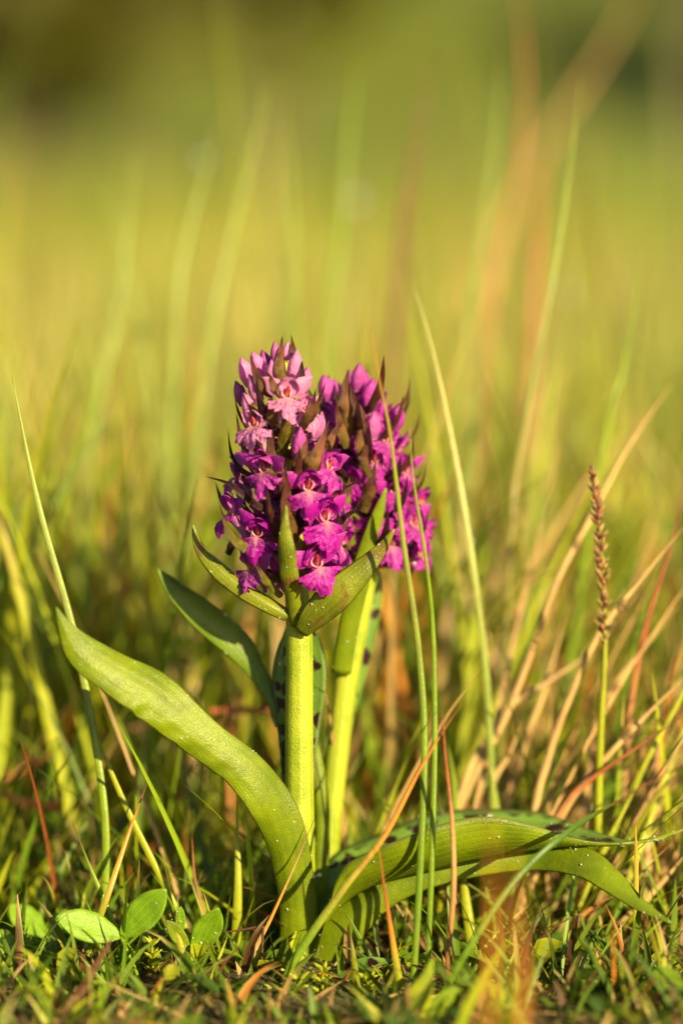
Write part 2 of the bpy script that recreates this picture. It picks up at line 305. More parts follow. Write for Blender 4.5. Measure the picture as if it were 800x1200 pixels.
# ---- far trees and bushes
def tree(x, y, h, r, crown, label, name='broadleaf_tree', low=.18, n=2600, ls=.28, seed=1):
    rr = np.random.default_rng(seed); g = float(terrain(x, y)); root = empty(name, (x, y, g), label, 'tree' if 'tree' in name else 'bush', 'trees and bushes on the far slope')
    a = Acc(); tube(a, [(x, y, g - .1), (x + .1, y, g + h * .3), (x, y + .1, g + h * .75)], [h * .035, h * .025, h * .008], 8, 8); make('trunk', a, M_BARK, root)
    for k in range(5):
        an = k * 1.3 + rr.uniform(0, 1); a = Acc(); z0 = g + h * (.25 + .09 * k)
        tube(a, [(x, y, z0), (x + math.cos(an) * r * .4, y + math.sin(an) * r * .4, z0 + h * .1), (x + math.cos(an) * r * .75, y + math.sin(an) * r * .75, z0 + h * .22)], [h * .014, h * .008, h * .003], 6, 6); make('limb', a, M_BARK, root)
    cl = rr.normal(0, 1, (26, 3)); cl = norm(cl) * rr.uniform(.35, .85, (26, 1)); idx = rr.integers(0, 26, n)
    p = cl[idx] + rr.normal(0, .16, (n, 3)); p[:, 2] = p[:, 2] * .5 * h * (1 - low) + h * (low + (1 - low) * .5); p[:, :2] *= r
    p += (x, y, g); A_ = norm(rr.normal(0, 1, (n, 3))); B_ = norm(np.cross(A_, rr.normal(0, 1, (n, 3))))
    s1 = rr.uniform(.5, 1.2, (n, 1)) * ls; V = np.stack([p - A_ * s1, p - B_ * s1 * .5, p + A_ * s1, p + B_ * s1 * .5], 1).reshape(-1, 3)
    c = np.array(crown)[None] * rr.uniform(.6, 1.4, (26, 1))[idx] * rr.uniform(.8, 1.2, (n, 1)); q = np.arange(n * 4).reshape(-1, 4)
    a = Acc(); a.add(V, q, None, c.repeat(4, 0)); o = make('crown', a, M_MASS, root); o['kind'] = 'stuff'
D1 = (.075, .075, .004); D2 = (.12, .13, .006); D3 = (.03, .055, .018)
tree(-2.2, 19, 4.2, 1.5, D1, 'dark olive bush crown blurred in the upper left background', 'far_bush', .02, seed=1)
tree(-5.0, 23, 5.0, 2.2, D1, 'tall dark bush beside the olive bush on the far slope', 'far_bush', .02, seed=2)
tree(-.9, 33, 4.2, 1.7, D2, 'olive green bush behind the tallest blurred grass tips', 'far_bush', .35, seed=3)
tree(3.9, 31, 5.5, 1.5, D3, 'dark blue green tree blurred at the upper right corner', 'broadleaf_tree', .42, seed=4)
TK = ['pale olive leafy tree', 'yellow green rounded tree', 'mid green spreading tree']
for i in [0, 2, 4, 6, 8, 17, 18, 20, 22, 24, 26]:
    tree(-33 + i * 2.6 + random.uniform(-.5, .5), 49 + random.uniform(0, 5), random.uniform(6, 9), random.uniform(2.4, 3.2), [(.13, .14, .010), (.16, .17, .012), (.11, .13, .010)][i % 3], TK[i % 3] + ' in the row behind the far meadow slope', 'broadleaf_tree', .03, n=2000, ls=.4, seed=20 + i)

# ------------------------------------------------------------------ orchids
def W(px, py, Y, hw, n=(0, -1, .2)):
    return [*P(px, py, Y), hw * PX(Y), *n]
def leaf_obj(name, par, spec, mat, thick=.0004, label=None, **kw):
    a = Acc(); leaf(a, spec, **kw); o = make(name, a, mat, par, origin=spec[-1][:3]);
    if label: o['label'] = label
    if thick:
        md = o.modifiers.new('thickness', 'SOLIDIFY'); md.thickness = thick; md.offset = 0
    return o
MAG = np.array((.48, .009, .46)); PNK = np.array((.80, .30, .66)); DEEP = np.array((.14, .002, .14)); SHADE_VIO = np.array((.14, .010, .30))
def flower(par, pos, yaw, pitch=0, size=1.0, pale=0.0, roll=0, attach=None, spread=1.0, seed=0, dark=0.0, closed=0.0):
    """yaw: 0 faces the camera, positive to its right, degrees"""
    size *= 1.08; r = np.random.default_rng(seed); yaw += r.uniform(-12, 12); roll += r.uniform(-14, 14); pitch += r.uniform(-14, 12); yw = math.radians(yaw); pt = math.radians(pitch); ro = math.radians(roll)
    d = np.array([math.sin(yw) * math.cos(pt), -math.cos(yw) * math.cos(pt), math.sin(pt)])
    y_ = -d; z_ = np.array([0, 0, 1.0]); x_ = norm(np.cross(y_, z_)); z_ = np.cross(x_, y_)
    x2 = x_ * math.cos(ro) + z_ * math.sin(ro); z2 = -x_ * math.sin(ro) + z_ * math.cos(ro)
    R = np.stack([x2, y_, z2], 1) * .001 * size
    L = lambda V: np.asarray(V, float) @ R.T + pos
    LD = lambda v: R @ np.asarray(v, float) / (.001 * size)
    base = MAG * (1 - pale) + PNK * pale; base = base * (1 - dark) + SHADE_VIO * dark; base = base * r.uniform(.85, 1.15)  # violet mixed in by dark is painted shade of the shadow-side petals
    tipc = base * .8 + np.array((.9, .35, .8)) * .10
    def sp(rows, **kw):   # rows: x,y,z,halfwidth,normal
        a = Acc(); leaf(a, [[*L(q[:3]), q[3] * .001 * size, *LD(q[4:7])] for q in rows], n=12, m=9, cols=kw.pop('cols', [base * 1.15, base, base, tipc]), seed=seed, **kw); return a
    j = lambda k=.5: r.uniform(-k, k)
    # hood: dorsal sepal with the two upper petals closing over the column
    hd = Acc()
    for (dx, wd, cu) in ((0, 2.5, -.7), (-2.1, 2.3, -.9), (2.1, 2.3, -.9)):
        zz = 6.6 + j(.5) - abs(dx) * .7; ox = dx
        rows = [(ox * .5, 1.4, -.2, .9, -ox * .5, -1, .0), (ox * 1.15 + j(.3), 1.9, 1.9, wd, -ox * .6, -1, -.1), (ox * 1.15 + j(.4), 1.2 - abs(dx) * .3, 4.0, wd, -ox * .6, -.9, -.5), (ox * .75 + j(.5), -.6 - abs(dx) * .2, zz - .6, wd * .6, -ox * .4, -.5, -1), (ox * .4 + j(.6), -2.0 + j(.6), zz - .3, .12, 0, -.2, -1)]
        leaf(hd, [[*L(q[:3]), q[3] * .001 * size, *LD(q[4:7])] for q in rows], n=12, m=9, cup=cu, wave=.06, cols=[(.80, .45, .5), base * .5 + np.array((.8, .3, .45)) * .5, base, base * .9, tipc], seed=seed)
    fl = make('flower', hd, M_PETAL, par, origin=pos)
    for sg in (-1, 1):    # lateral sepals
        k = spread * r.uniform(.85, 1.1); up = r.uniform(3.5, 6.5); bk = r.uniform(-1.5, 1.5)
        rows = [(sg * .8, 1.2, 0, .8, sg * .3, -1, .2), (sg * 2.6 * k, .8 + bk * .2, 1.6, 2.2, sg * .2, -1, .1), (sg * 4.8 * k, .4 + bk * .6, up * .62, 2.5, sg * .1, -1, -.1), (sg * 6.6 * k, .6 + bk, up * .9, 1.5, 0, -1, -.2), (sg * 8.6 * k, 1.0 + bk * 1.5, up * 1.1, .1, 0, -1, -.3)]
        make('sepal', sp(rows, cup=.55, wave=.1), M_PETAL, fl)
    # lip: a broad three-lobed fan hanging from the throat
    nr, nc = 22, 41; th = np.linspace(-1.15, 1.15, nc)[None]; rad = np.linspace(.02, 1, nr)[:, None]; u = th / 1.15
    cren = .07 * np.sin(u * 23 + j(3)) + .06 * np.sin(u * 41 + j(3)) + .05 * np.sin(u * 7 + j(3))
    Rm = r.uniform(5.7, 7.2) * (1 - .20 * np.exp(-((np.abs(u) - .36) / .07) ** 2) + .16 * np.exp(-(u / .15) ** 2) - .16 * np.abs(u) ** 3 + cren * .8)
    rr = rad * Rm; x = rr * np.sin(th) * 1.18; l = rr * np.cos(th) * 1.0 + .1
    b = l / 8.0; outy = -1.2 * np.sin(b * 2.2) * 2.1 * (1 - closed); zz = -l * (.62 + .38 * b) + .2
    yy_ = outy + .075 * x * x * (.3 + .7 * rad) + .75 * np.sin(u * 6 + j(3)) * rad ** 2 + .40 * np.sin(u * 15 + j(2)) * rad ** 2 + .35 * np.sin(rad * 9 + u * 3 + j(3)) * rad + .16 * np.sin(rad * 27 + 5 * np.sin(u * 9)) * rad + .14 * np.sin(u * 47 + rad * 12) * rad - .35
    V = np.stack([x, yy_, zz], -1).reshape(-1, 3)
    hot = .9 * np.exp(-(rad / .30) ** 2) * np.exp(-(u / .9) ** 2); c = base[None, None] * (1 - hot[..., None]) + np.array((.72, .40, .34)) * hot[..., None]
    marks = np.clip(sm(.35, .8, np.sin(rad * 19 + np.abs(u) * 6) * np.cos(u * 13 + .5)) * sm(.15, .3, rad) * sm(.9, .7, rad) + .55 * sm(.75, 1, np.cos(u * 34)) * sm(.1, .4, rad), 0, 1)
    c = c * (1 - .75 * marks[..., None]) + DEEP * .8 * .75 * marks[..., None]
    a = Acc(); a.add(L(V), gridF(nr, nc), np.stack([np.repeat(u * .5 + .5, nr, 0), np.repeat(rad, nc, 1)], -1).reshape(-1, 2), c.reshape(-1, 3)); make('lip', a, M_PETAL, fl)
    # column with its pale rim and red orange throat
    a = Acc(); tube(a, L([(0, 1.4, .2), (0, .6, 1.2), (0, -.3, 2.5), (0, -.6, 3.3)]), [.0006 * size, .0007 * size, .0006 * size, .0002 * size], 10, 10, 1, LD((0, -1, .1)), cols=[(.6, .30, .25), (.6, .22, .2), (.5, .05, .08), (.45, .01, .15)]); make('column', a, M_PETAL, fl)
    a = Acc(); aa = np.linspace(.5 if seed % 3 else .9, 2 * math.pi - (.5 if seed % 2 else 1.2), 17)
    ring = [(math.sin(q) * (1.35 + .2 * math.sin(q * 3 + seed)), .3 + .3 * math.cos(q), 1.3 + math.cos(q) * 1.5) for q in aa]; tube(a, L(ring), [.0002 * size, .0003 * size, .00015 * size, .0003 * size, .0002 * size], 24, 6, 1, LD((0, -1, 0)), cols=[base, (.85, .45, .5), (.80, .22, .10), (.85, .5, .5), base]); make('throat_rim', a, M_PETAL, fl)
    a = Acc(); tube(a, L([(0, .6, -.4), (0, 2.4, -1.8), (0, 4.6, -4.6), (0, 5.2, -7.4)]), [.0014 * size, .0014 * size, .0012 * size, .0006 * size], 12, 9, 1, LD((0, -1, 0)), cols=[base, base * .6 + .25, base * .6 + .2]); make('spur', a, M_PETAL, fl)
    if attach is not None:
        mid = (L([(0, 3.5, .2)])[0] * .55 + np.array(attach) * .45) + np.array([0, 0, -.0005]); a = Acc()
        tube(a, [L([(0, 1.2, .2)])[0], mid, attach], [.0010, .0015, .0013], 12, 8, 1, (0, 0, 1), cols=[(.35, .08, .2), (.25, .14, .06), (.25, .26, .03)], ribs=.12, ribn=4); make('ovary', a, M_BRACT, fl)
    return fl
def bud(par, pos, direc, ln=7, wd=2.4, pale=.5, seed=0):
    r = np.random.default_rng(seed); d = norm(np.array(direc, float)); base = (MAG * (1 - pale) + PNK * pale) * r.uniform(.8, 1.1); a = Acc()
    tube(a, [np.array(pos) - d * ln * .0005, np.array(pos) - d * ln * .0001, np.array(pos) + d * ln * .0003, np.array(pos) + d * ln * .00062], [wd * .0006, wd * .00092, wd * .0007, wd * .00008], 14, 14, .9, (0.2, -1, 0), cols=[base * .7 + .05, base, base * 1.1, base * .6], ribs=.15, ribn=3)
    return make('bud', a, M_PETAL, par, origin=pos)
BC = {'p': [(.15, .13, .02), (.17, .07, .03), (.13, .025, .035)], 'd': [(.07, .06, .02), (.06, .02, .025), (.04, .012, .02)], 'g': [(.22, .26, .02), (.22, .20, .02), (.16, .07, .03)], 'r': [(.20, .19, .02), (.26, .12, .05), (.22, .05, .05)]}
def bract(par, pts, hw, kind='p', nrm=(0, -1, .2), cup=.8, seed=0, mat=None, **kw):
    """pts: pixel rows from base to tip"""
    hw *= .88; k = len(pts); prof = np.interp(np.linspace(0, 1, k), [0, .3, .65, 1], [.75, 1, .55, .02])
    sp = [W(*q, hw * f, nrm) for q, f in zip(pts, prof)]
    a = Acc(); leaf(a, sp, n=22, m=9, cup=cup * .4, fold=.4, cols=BC[kind], seed=seed, wave=.16, edge=(.10, .015, .04), **kw)
    return make('bract', a, mat or M_BRACT, par, origin=sp[0][:3])

def auto_bract(par, c, yaw, ln=17, seed=0):
    r = np.random.default_rng(seed); yw = math.radians(yaw + r.uniform(-14, 14)); d = np.array([math.sin(yw), -math.cos(yw), 0]); ln = ln * .001 * r.uniform(.8, 1.15); z = np.array([0, 0, 1.0]); lift = r.uniform(.35, .75)
    q = [c, c + d * ln * .38 + z * ln * .10, c + d * ln * .78 + z * ln * lift * .6, c + d * ln * .98 + z * ln * (lift * .9 + .15), c + d * ln * 1.02 + z * ln * (lift + .42)]
    w_ = [.0011, .0019, .0017, .0010, .00005]; nn = -z + d * .9
    a = Acc(); leaf(a, [[*p, w1, *(-nn)] for p, w1 in zip(q, w_)], n=16, m=7, cup=-.6, fold=-.3, cols=BC[['p', 'd', 'd', 'r'][seed % 4]], seed=seed, wave=.12, edge=(.10, .015, .04)); return make('bract', a, M_BRACT, par, origin=c)

# ---- front orchid
R1 = P(352, 1128, 0); O1 = empty('orchid', R1, 'front marsh orchid with magenta flower spike on a thick pale green stem', 'orchid', 'marsh orchids in bloom')
a = Acc(); r1 = [22, 20, 18, 16.5, 16, 15.5, 13, 10, 8, 5]
AX1p = [(352, 1140, 0), (350, 1060, 0), (350, 980, 0), (350, 900, 0), (350, 820, 0), (350, 740, 0), (345, 660, .001), (340, 570, .001), (336, 490, .001), (332, 425, .001)]
tube(a, [P(*q) for q in AX1p], [q * PX(0) for q in r1], 60, 20, .95, ribs=.045, ribn=9); make('stem', a, M_STEM, O1)
def axis1(py): return P(float(np.interp(py, [425, 490, 570, 660, 740], [332, 336, 340, 345, 350])), py, .001)
# big sheathing leaf reaching out to the left
leaf_obj('leaf', O1, [W(66, 711, -.028, .6, (.15, -1, .45)), W(77, 734, -.028, 8, (.15, -1, .55)), W(98, 762, -.027, 20, (.15, -1, .6)), W(138, 788, -.026, 27, (.15, -1, .7)), W(180, 813, -.024, 32, (.2, -1, .75)), W(215, 843, -.022, 27, (.2, -1, .6)), W(248, 871, -.020, 24, (.2, -1, .4)), W(284, 897, -.018, 25, (.2, -1, .5)), W(315, 934, -.015, 28, (.3, -1, .6)), W(334, 975, -.011, 25, (.2, -1, .3)), W(344, 1020, -.008, 23, (.1, -1, .1)), W(350, 1070, -.006, 23, (0, -1, 0)), W(351, 1135, -.004, 24, (0, -1, 0))],
         M_LEAFB, n=110, m=33, cup=.22, wave=.10, wavn=2.6, keep=60, lower=.30, crinkle=.06, pleat=.006, label='broad bright green leaf arching out to one side')
# dark leaf behind on the left, upper
leaf_obj('leaf', O1, [W(184, 666, .014, 1, (.2, -1, .5)), W(205, 690, .014, 12, (.2, -1, .5)), W(240, 722, .014, 19, (.2, -1, .4)), W(275, 752, .015, 19, (.2, -1, .3)), W(300, 785, .013, 12, (.2, -1, .2)), W(318, 815, .010, 8, (.2, -1, .1)), W(330, 850, .008, 8, (0, -1, 0))], M_LEAF, n=40, cup=.5, wave=.08, keep=12, label='dark green lance leaf behind the stem')
# spotted leaf wrapped behind the stem
leaf_obj('leaf', O1, [W(352, 722, .012, 12, (0, -1, 0)), W(352, 760, .012, 28, (0, -1, 0)), W(351, 800, .011, 33, (0, -1, 0)), W(350, 840, .010, 28, (0, -1, 0)), W(349, 885, .008, 22, (0, -1, 0)), W(350, 940, .006, 18, (0, -1, 0))], M_SPOT, n=40, cup=-.5, keep=15, label='dark spotted leaf clasping the back of the stem')
# two leafy bracts below the spike
leaf_obj('leaf', O1, [W(226, 613, .002, 1, (.5, -1, .6)), W(235, 640, .0, 7, (.5, -1, .6)), W(258, 666, -.003, 12, (.4, -1, .6)), W(288, 690, -.005, 12, (.3, -1, .6)), W(316, 708, -.006, 10, (.2, -1, .5)), W(338, 722, -.005, 7, (0, -1, .3))], M_BLEAF, n=36, cup=.6, fold=.35, keep=6)
leaf_obj('leaf', O1, [W(462, 620, -.012, 1, (0, -1, .2)), W(445, 645, -.012, 8, (0, -1, .2)), W(420, 672, -.013, 15, (0, -1, .15)), W(393, 698, -.013, 20, (0, -1, .1)), W(368, 722, -.010, 17, (0, -1, .1)), W(352, 742, -.006, 9, (0, -1, 0))], M_BLEAF, n=36, cup=.55, wave=.1, keep=10)
leaf_obj('leaf', O1, [W(335, 592, -.018, 1, (-.1, -1, .1)), W(334, 620, -.018, 7, (-.1, -1, .1)), W(336, 650, -.017, 12, (-.1, -1, .05)), W(340, 680, -.013, 12, (0, -1, 0)), W(345, 710, -.008, 9, (0, -1, 0)), W(347, 735, -.004, 7, (0, -1, 0))], M_BLEAF, n=36, cup=.9, wave=.12, keep=8, label='olive leafy bract standing up in front of the spike')
# flowers seen from the camera side
HF = [  # px,py,Y,yaw,pitch,size,pale,roll,spread,painted shade,attach py
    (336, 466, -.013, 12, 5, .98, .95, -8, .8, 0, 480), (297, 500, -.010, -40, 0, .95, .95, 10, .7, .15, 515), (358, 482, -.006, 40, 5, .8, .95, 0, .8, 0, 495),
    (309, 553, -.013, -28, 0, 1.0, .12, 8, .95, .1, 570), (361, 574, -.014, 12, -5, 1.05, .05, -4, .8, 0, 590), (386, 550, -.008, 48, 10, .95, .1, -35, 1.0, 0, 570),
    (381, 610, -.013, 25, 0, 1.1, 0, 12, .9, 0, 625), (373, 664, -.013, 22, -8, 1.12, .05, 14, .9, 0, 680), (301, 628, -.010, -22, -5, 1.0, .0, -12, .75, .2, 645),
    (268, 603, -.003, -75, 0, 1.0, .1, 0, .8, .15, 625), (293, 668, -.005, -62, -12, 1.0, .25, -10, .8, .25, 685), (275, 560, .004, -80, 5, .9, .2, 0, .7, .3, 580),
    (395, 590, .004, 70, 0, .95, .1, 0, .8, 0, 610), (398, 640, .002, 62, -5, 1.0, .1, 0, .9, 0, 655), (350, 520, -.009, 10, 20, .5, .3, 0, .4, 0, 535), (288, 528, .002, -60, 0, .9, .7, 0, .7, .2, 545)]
for i, (x, y, Y, yaw, pit, sz, pale, roll, spr, dk, ay) in enumerate(HF):
    flower(O1, P(x, y, Y), yaw, pit, sz, pale, roll, axis1(ay), spr, 100 + i, dk)
k = 0                      # the rest of the spike, round the back, by the golden angle
for i in range(26):
    py = 505 + i * 6.9; ang = i * 137.5; yaw = (ang + 180) % 360 - 180
    if abs(yaw) < 85: continue
    rad = .0105 * np.interp(py, [460, 560, 690], [.8, 1, 1.0]); c = axis1(py); yw = math.radians(yaw)
    flower(O1, c + np.array([math.sin(yw) * rad, -math.cos(yw) * rad, 0]), yaw, 0, .9, float(np.interp(py, [470, 560], [.7, .1])), random.uniform(-15, 15), axis1(py + 14), .8, 300 + i, .1); k += 1; auto_bract(O1, axis1(py + 14), yaw, 15, 300 + i)
for i, (x, y, Y, yaw, pit, sz, pale, roll, spr, dk, ay) in enumerate(HF):
    if i not in (0, 2, 14): auto_bract(O1, axis1(ay), yaw, 16, 700 + i)
# buds near the top
for i, (x, y, Y, dx, dz, ln, wd, pale) in enumerate([(288, 437, -.004, -.3, 1, 8, 2.6, .8), (303, 428, -.003, -.5, 1, 7.5, 2.2, .7), (298, 456, -.008, -.35, 1, 8, 2.4, .85), (281, 462, -.002, -.3, 1, 7, 2.2, .5), (311, 428, .004, -.2, 1, 8, 2.6, .2),
        (345, 430, -.006, .15, 1, 9, 2.5, .95), (356, 447, -.003, .3, 1, 8, 2.3, .8), (336, 412, -.003, .1, 1, 5, 1.7, 1.2), (323, 416, .001, -.1, 1, 7, 2.0, .5), (350, 522, -.011, .1, 1, 9.5, 2.6, .3), (340, 440, .004, .2, 1, 9, 2.6, .7), (318, 440, -.008, 0, 1, 8, 2.2, .85), (291, 478, -.008, -.3, 1, 8, 2.4, .8), (372, 500, 0, .3, 1, 8, 2.4, .7)]):
    bud(O1, P(x, y, Y), (dx, -.35, dz), ln, wd, pale, 50 + i)
# bracts
for i, (pts, hw, kd) in enumerate([
    ([(334, 450, -.010), (328, 432, -.011), (329, 412, -.009), (331, 393, -.006)], 8, 'r'), ([(346, 440, -.004), (345, 420, -.006), (343, 405, -.005), (341, 392, -.003)], 6, 'r'),
    ([(318, 462, -.010), (308, 450, -.012), (299, 435, -.011), (293, 416, -.010)], 9, 'p'), ([(330, 465, -.012), (322, 455, -.014), (316, 442, -.013), (311, 434, -.010)], 6, 'r'), ([(350, 460, -.006), (354, 445, -.009), (354, 432, -.008), (353, 418, -.006)], 5, 'd'),
    ([(312, 490, -.008), (296, 478, -.010), (288, 466, -.008), (284, 450, -.006)], 8, 'g'), ([(322, 500, -.010), (318, 485, -.013), (317, 470, -.012), (318, 455, -.010)], 8, 'p'),
    ([(303, 545, -.008), (290, 525, -.009), (281, 508, -.008), (277, 484, -.006)], 6, 'p'), ([(300, 560, -.004), (280, 548, -.004), (271, 530, -.003), (267, 503, 0)], 4, 'd'),
    ([(336, 570, -.010), (325, 550, -.014), (318, 530, -.014), (319, 498, -.011)], 14, 'p'), ([(352, 565, -.010), (364, 545, -.015), (374, 525, -.014), (386, 492, -.010)], 14, 'r'), ([(348, 560, -.008), (352, 545, -.013), (356, 525, -.013), (361, 505, -.010)], 12, 'r'),
    ([(375, 540, -.004), (384, 520, -.007), (392, 505, -.006), (404, 490, -.004)], 8, 'r'), ([(352, 505, -.010), (360, 490, -.013), (367, 472, -.012), (370, 455, -.009)], 7, 'p'), ([(358, 500, -.008), (367, 485, -.01), (374, 468, -.009), (382, 447, -.008)], 5, 'p'),
    ([(340, 598, -.010), (336, 575, -.015), (334, 560, -.016), (336, 545, -.014)], 9, 'p'), ([(344, 640, -.011), (339, 615, -.015), (335, 590, -.016), (336, 552, -.016)], 13, 'p'),
    ([(325, 605, -.006), (295, 588, -.010), (268, 567, -.010), (240, 558, -.008)], 5, 'd'), ([(320, 620, .004), (285, 605, .004), (262, 590, .004), (252, 563, .006)], 7, 'd'),
    ([(312, 648, -.008), (285, 640, -.012), (268, 622, -.012), (256, 588, -.010)], 8, 'g'), ([(345, 625, -.002), (378, 590, -.006), (400, 573, -.006), (424, 563, -.003)], 5, 'p'), ([(372, 655, -.004), (400, 610, -.006), (418, 595, -.005), (428, 568, -.002)], 4, 'd'),
    ([(345, 690, -.006), (366, 650, -.010), (385, 635, -.010), (398, 625, -.008)], 6, 'g'), ([(330, 700, -.006), (312, 682, -.010), (304, 668, -.010), (300, 655, -.008)], 6, 'g'), ([(356, 530, .003), (352, 500, -.004), (346, 480, -.004), (344, 460, -.002)], 7, 'g'),
    ([(330, 540, -.005), (333, 515, -.010), (338, 498, -.011), (342, 482, -.010)], 9, 'g'), ([(266, 650, .0), (270, 640, -.002), (274, 632, -.002), (276, 625, 0)], 6, 'd')]):
    bract(O1, pts, hw, kd, seed=i, nrm=(random.uniform(-.3, .3), -1, .2))
# ---- rear orchid, leaning to the right
R2 = P(380, 1105, .020); O2 = empty('orchid', R2, 'rear marsh orchid leaning away with its wider flower spike half hidden', 'orchid', 'marsh orchids in bloom')
AX2p = [(378, 1110, .02), (382, 1010, .02), (387, 950, .02), (397, 860, .021), (410, 760, .022), (424, 690, .023), (437, 630, .024), (428, 560, .024), (420, 500, .024), (414, 440, .024)]
a = Acc(); tube(a, [P(*q) for q in AX2p[:7]] + [P(437, 600, .026)], [q * PX(.02) for q in [18, 15, 14, 13.5, 14, 16, 14, 10]], 50, 18, .9, ribs=.045, ribn=9); make('stem', a, M_STEM, O2)
a = Acc(); tube(a, [P(*q) for q in AX2p[6:]], [q * PX(.02) for q in [9, 8, 6, 4]], 20, 10); make('flower_axis', a, M_STEM, O2)
def axis2(py): return P(float(np.interp(py, [440, 500, 560, 630, 690], [414, 420, 428, 437, 424])), py, .024)
leaf_obj('leaf', O2, [W(452, 572, .010, 1, (.2, -1, 0)), W(444, 600, .010, 7, (.2, -1, 0)), W(432, 640, .011, 11, (.2, -1, 0)), W(420, 685, .012, 13, (.1, -1, 0)), W(409, 735, .014, 12, (.1, -1, 0)), W(400, 790, .016, 12, (.1, -1, 0))], M_LEAFB, n=36, cup=.7, keep=10, label='pale green leaf clasping the upper stem under the rear spike')
leaf_obj('leaf', O2, [W(443, 668, .034, 2, (.6, -1, 0)), W(440, 700, .034, 11, (.6, -1, 0)), W(431, 745, .032, 13, (.6, -1, 0)), W(420, 790, .030, 12, (.6, -1, 0)), W(408, 840, .027, 9, (.4, -1, 0)), W(398, 880, .024, 9, (0, -1, 0))], M_SPOT, n=36, cup=.5, keep=6, label='dark spotted leaf folded against the rear stem')
leaf_obj('leaf', O2, [W(371, 872, .012, 1, (.3, -1, 0)), W(373, 895, .011, 7, (.3, -1, 0)), W(377, 930, .010, 9, (.3, -1, 0)), W(379, 980, .010, 9, (.2, -1, 0)), W(375, 1040, .009, 9, (0, -1, 0)), W(372, 1100, .009, 10, (0, -1, 0))], M_LEAFB, n=30, cup=.8, keep=5)
# long channelled leaf to the right: far half shows its spotted upper face, near half its pale underside
def channel(par, keel, near, far, mat_n, mat_f, ln, lf):
    for rows, mt, lb, side in ((near, mat_n, ln, -1), (far, mat_f, lf, 1)):
        A, t = spline([P(*q) for q in keel], 60); B, _ = spline([P(*q) for q in rows], 60); m = 11; s = np.linspace(0, 1, m)
        bow = np.sin(s * math.pi)[None, :, None] * np.linalg.norm(B - A, axis=1)[:, None, None] * .16 * np.array([0, side, -.35])[None, None]
        V = A[:, None] * (1 - s)[None, :, None] + B[:, None] * s[None, :, None] + bow
        V[..., 1] += .0006 * np.sin(t * 30)[:, None] * s[None] ** 2
        U = np.stack([np.repeat((.5 + .5 * s * side)[None], 60, 0), np.repeat(t[:, None], m, 1)], -1).reshape(-1, 2)
        a = Acc(); a.add(V.reshape(-1, 3), gridF(60, m), U); o = make('leaf', a, mt, par, origin=P(*keel[0])); o['label'] = lb
        md = o.modifiers.new('thickness', 'SOLIDIFY'); md.thickness = .00035; md.offset = 0
        nn = norm(np.cross(np.gradient(V, axis=0), np.gradient(V, axis=1))); nn *= np.where(nn[..., 1:2] > 0, -1, 1)
        SURF.append((V, nn, 45))
channel(O2, [(352, 1125, .0), (400, 1062, -.006), (450, 1034, -.010), (520, 1016, -.012), (600, 1000, -.012), (660, 992, -.012), (720, 991, -.010), (770, 984, -.006), (802, 972, 0)],
        [(368, 1128, -.006), (395, 1030, -.018), (430, 1000, -.022), (500, 972, -.024), (560, 957, -.022), (610, 963, -.020), (680, 984, -.014), (745, 986, -.009), (802, 970, .001)],
        [(352, 1100, .010), (385, 1010, .016), (440, 980, .018), (500, 955, .020), (570, 948, .020), (630, 952, .018), (690, 972, .010), (750, 987, -.002), (802, 971, .003)],
        M_LEAFB, M_SPOT, 'pale green underside of the long arching leaf', 'dark spotted upper face of the long arching leaf')
leaf_obj('leaf', O2, [W(787, 1082, -.030, 1, (.1, -1, .4)), W(750, 1060, -.026, 8, (.1, -1, .4)), W(715, 1030, -.020, 16, (.2, -1, .5)), W(680, 1008, -.014, 20, (.1, -1, .5)), W(620, 1000, -.006, 20, (0, -1, .5)), W(550, 1010, -.006, 19, (0, -1, .3)), W(480, 1030, -.006, 19, (0, -1, .3)), W(430, 1058, -.006, 22, (-.2, -1, .3)), W(395, 1100, -.005, 27, (-.3, -1, .1)), W(378, 1145, -.003, 26, (0, -1, 0))], M_LEAFB, n=60, m=15, cup=.45, fold=.1, wave=.08, keep=30, label='long pale leaf bowing down to a hooked tip')
leaf_obj('leaf', O1, [W(462, 1126, -.02, 1, (0, -.5, 1)), W(430, 1130, -.02, 10, (0, -.8, 1)), W(395, 1148, -.018, 14, (0, -.8, 1)), W(355, 1172, -.014, 13, (0, -.8, 1)), W(335, 1190, -.004, 9, (0, -.8, 1))], M_SPOT, n=30, cup=-.4, keep=5, label='short spotted leaf lying low at the base')
k = 0
for i in range(38):
    py = 476 + i * 4.6; ang = i * 137.5 + 20; yaw = (ang + 180) % 360 - 180
    if yaw < -100 and yaw > -180 and i % 2: continue
    tt = i / 38; rad = np.interp(py, [450, 480, 560, 670], [.005, .0085, .0125, .0115]); c = axis2(py + 4) + np.array([.0025 * sm(470, 560, py), 0, 0]); yw = math.radians(yaw)
    rad *= random.uniform(.78, 1.18); flower(O2, c + np.array([math.sin(yw) * rad * 1.05, -math.cos(yw) * rad * .8, 0]), yaw * .9, random.uniform(-8, 8), random.uniform(.70, .92), float(np.interp(py, [462, 520], [.2, .0])) + random.uniform(0, .12), random.uniform(-18, 18), axis2(py + 16), random.uniform(.75, 1), 500 + i); auto_bract(O2, axis2(py + 16), yaw, 18, 500 + i)
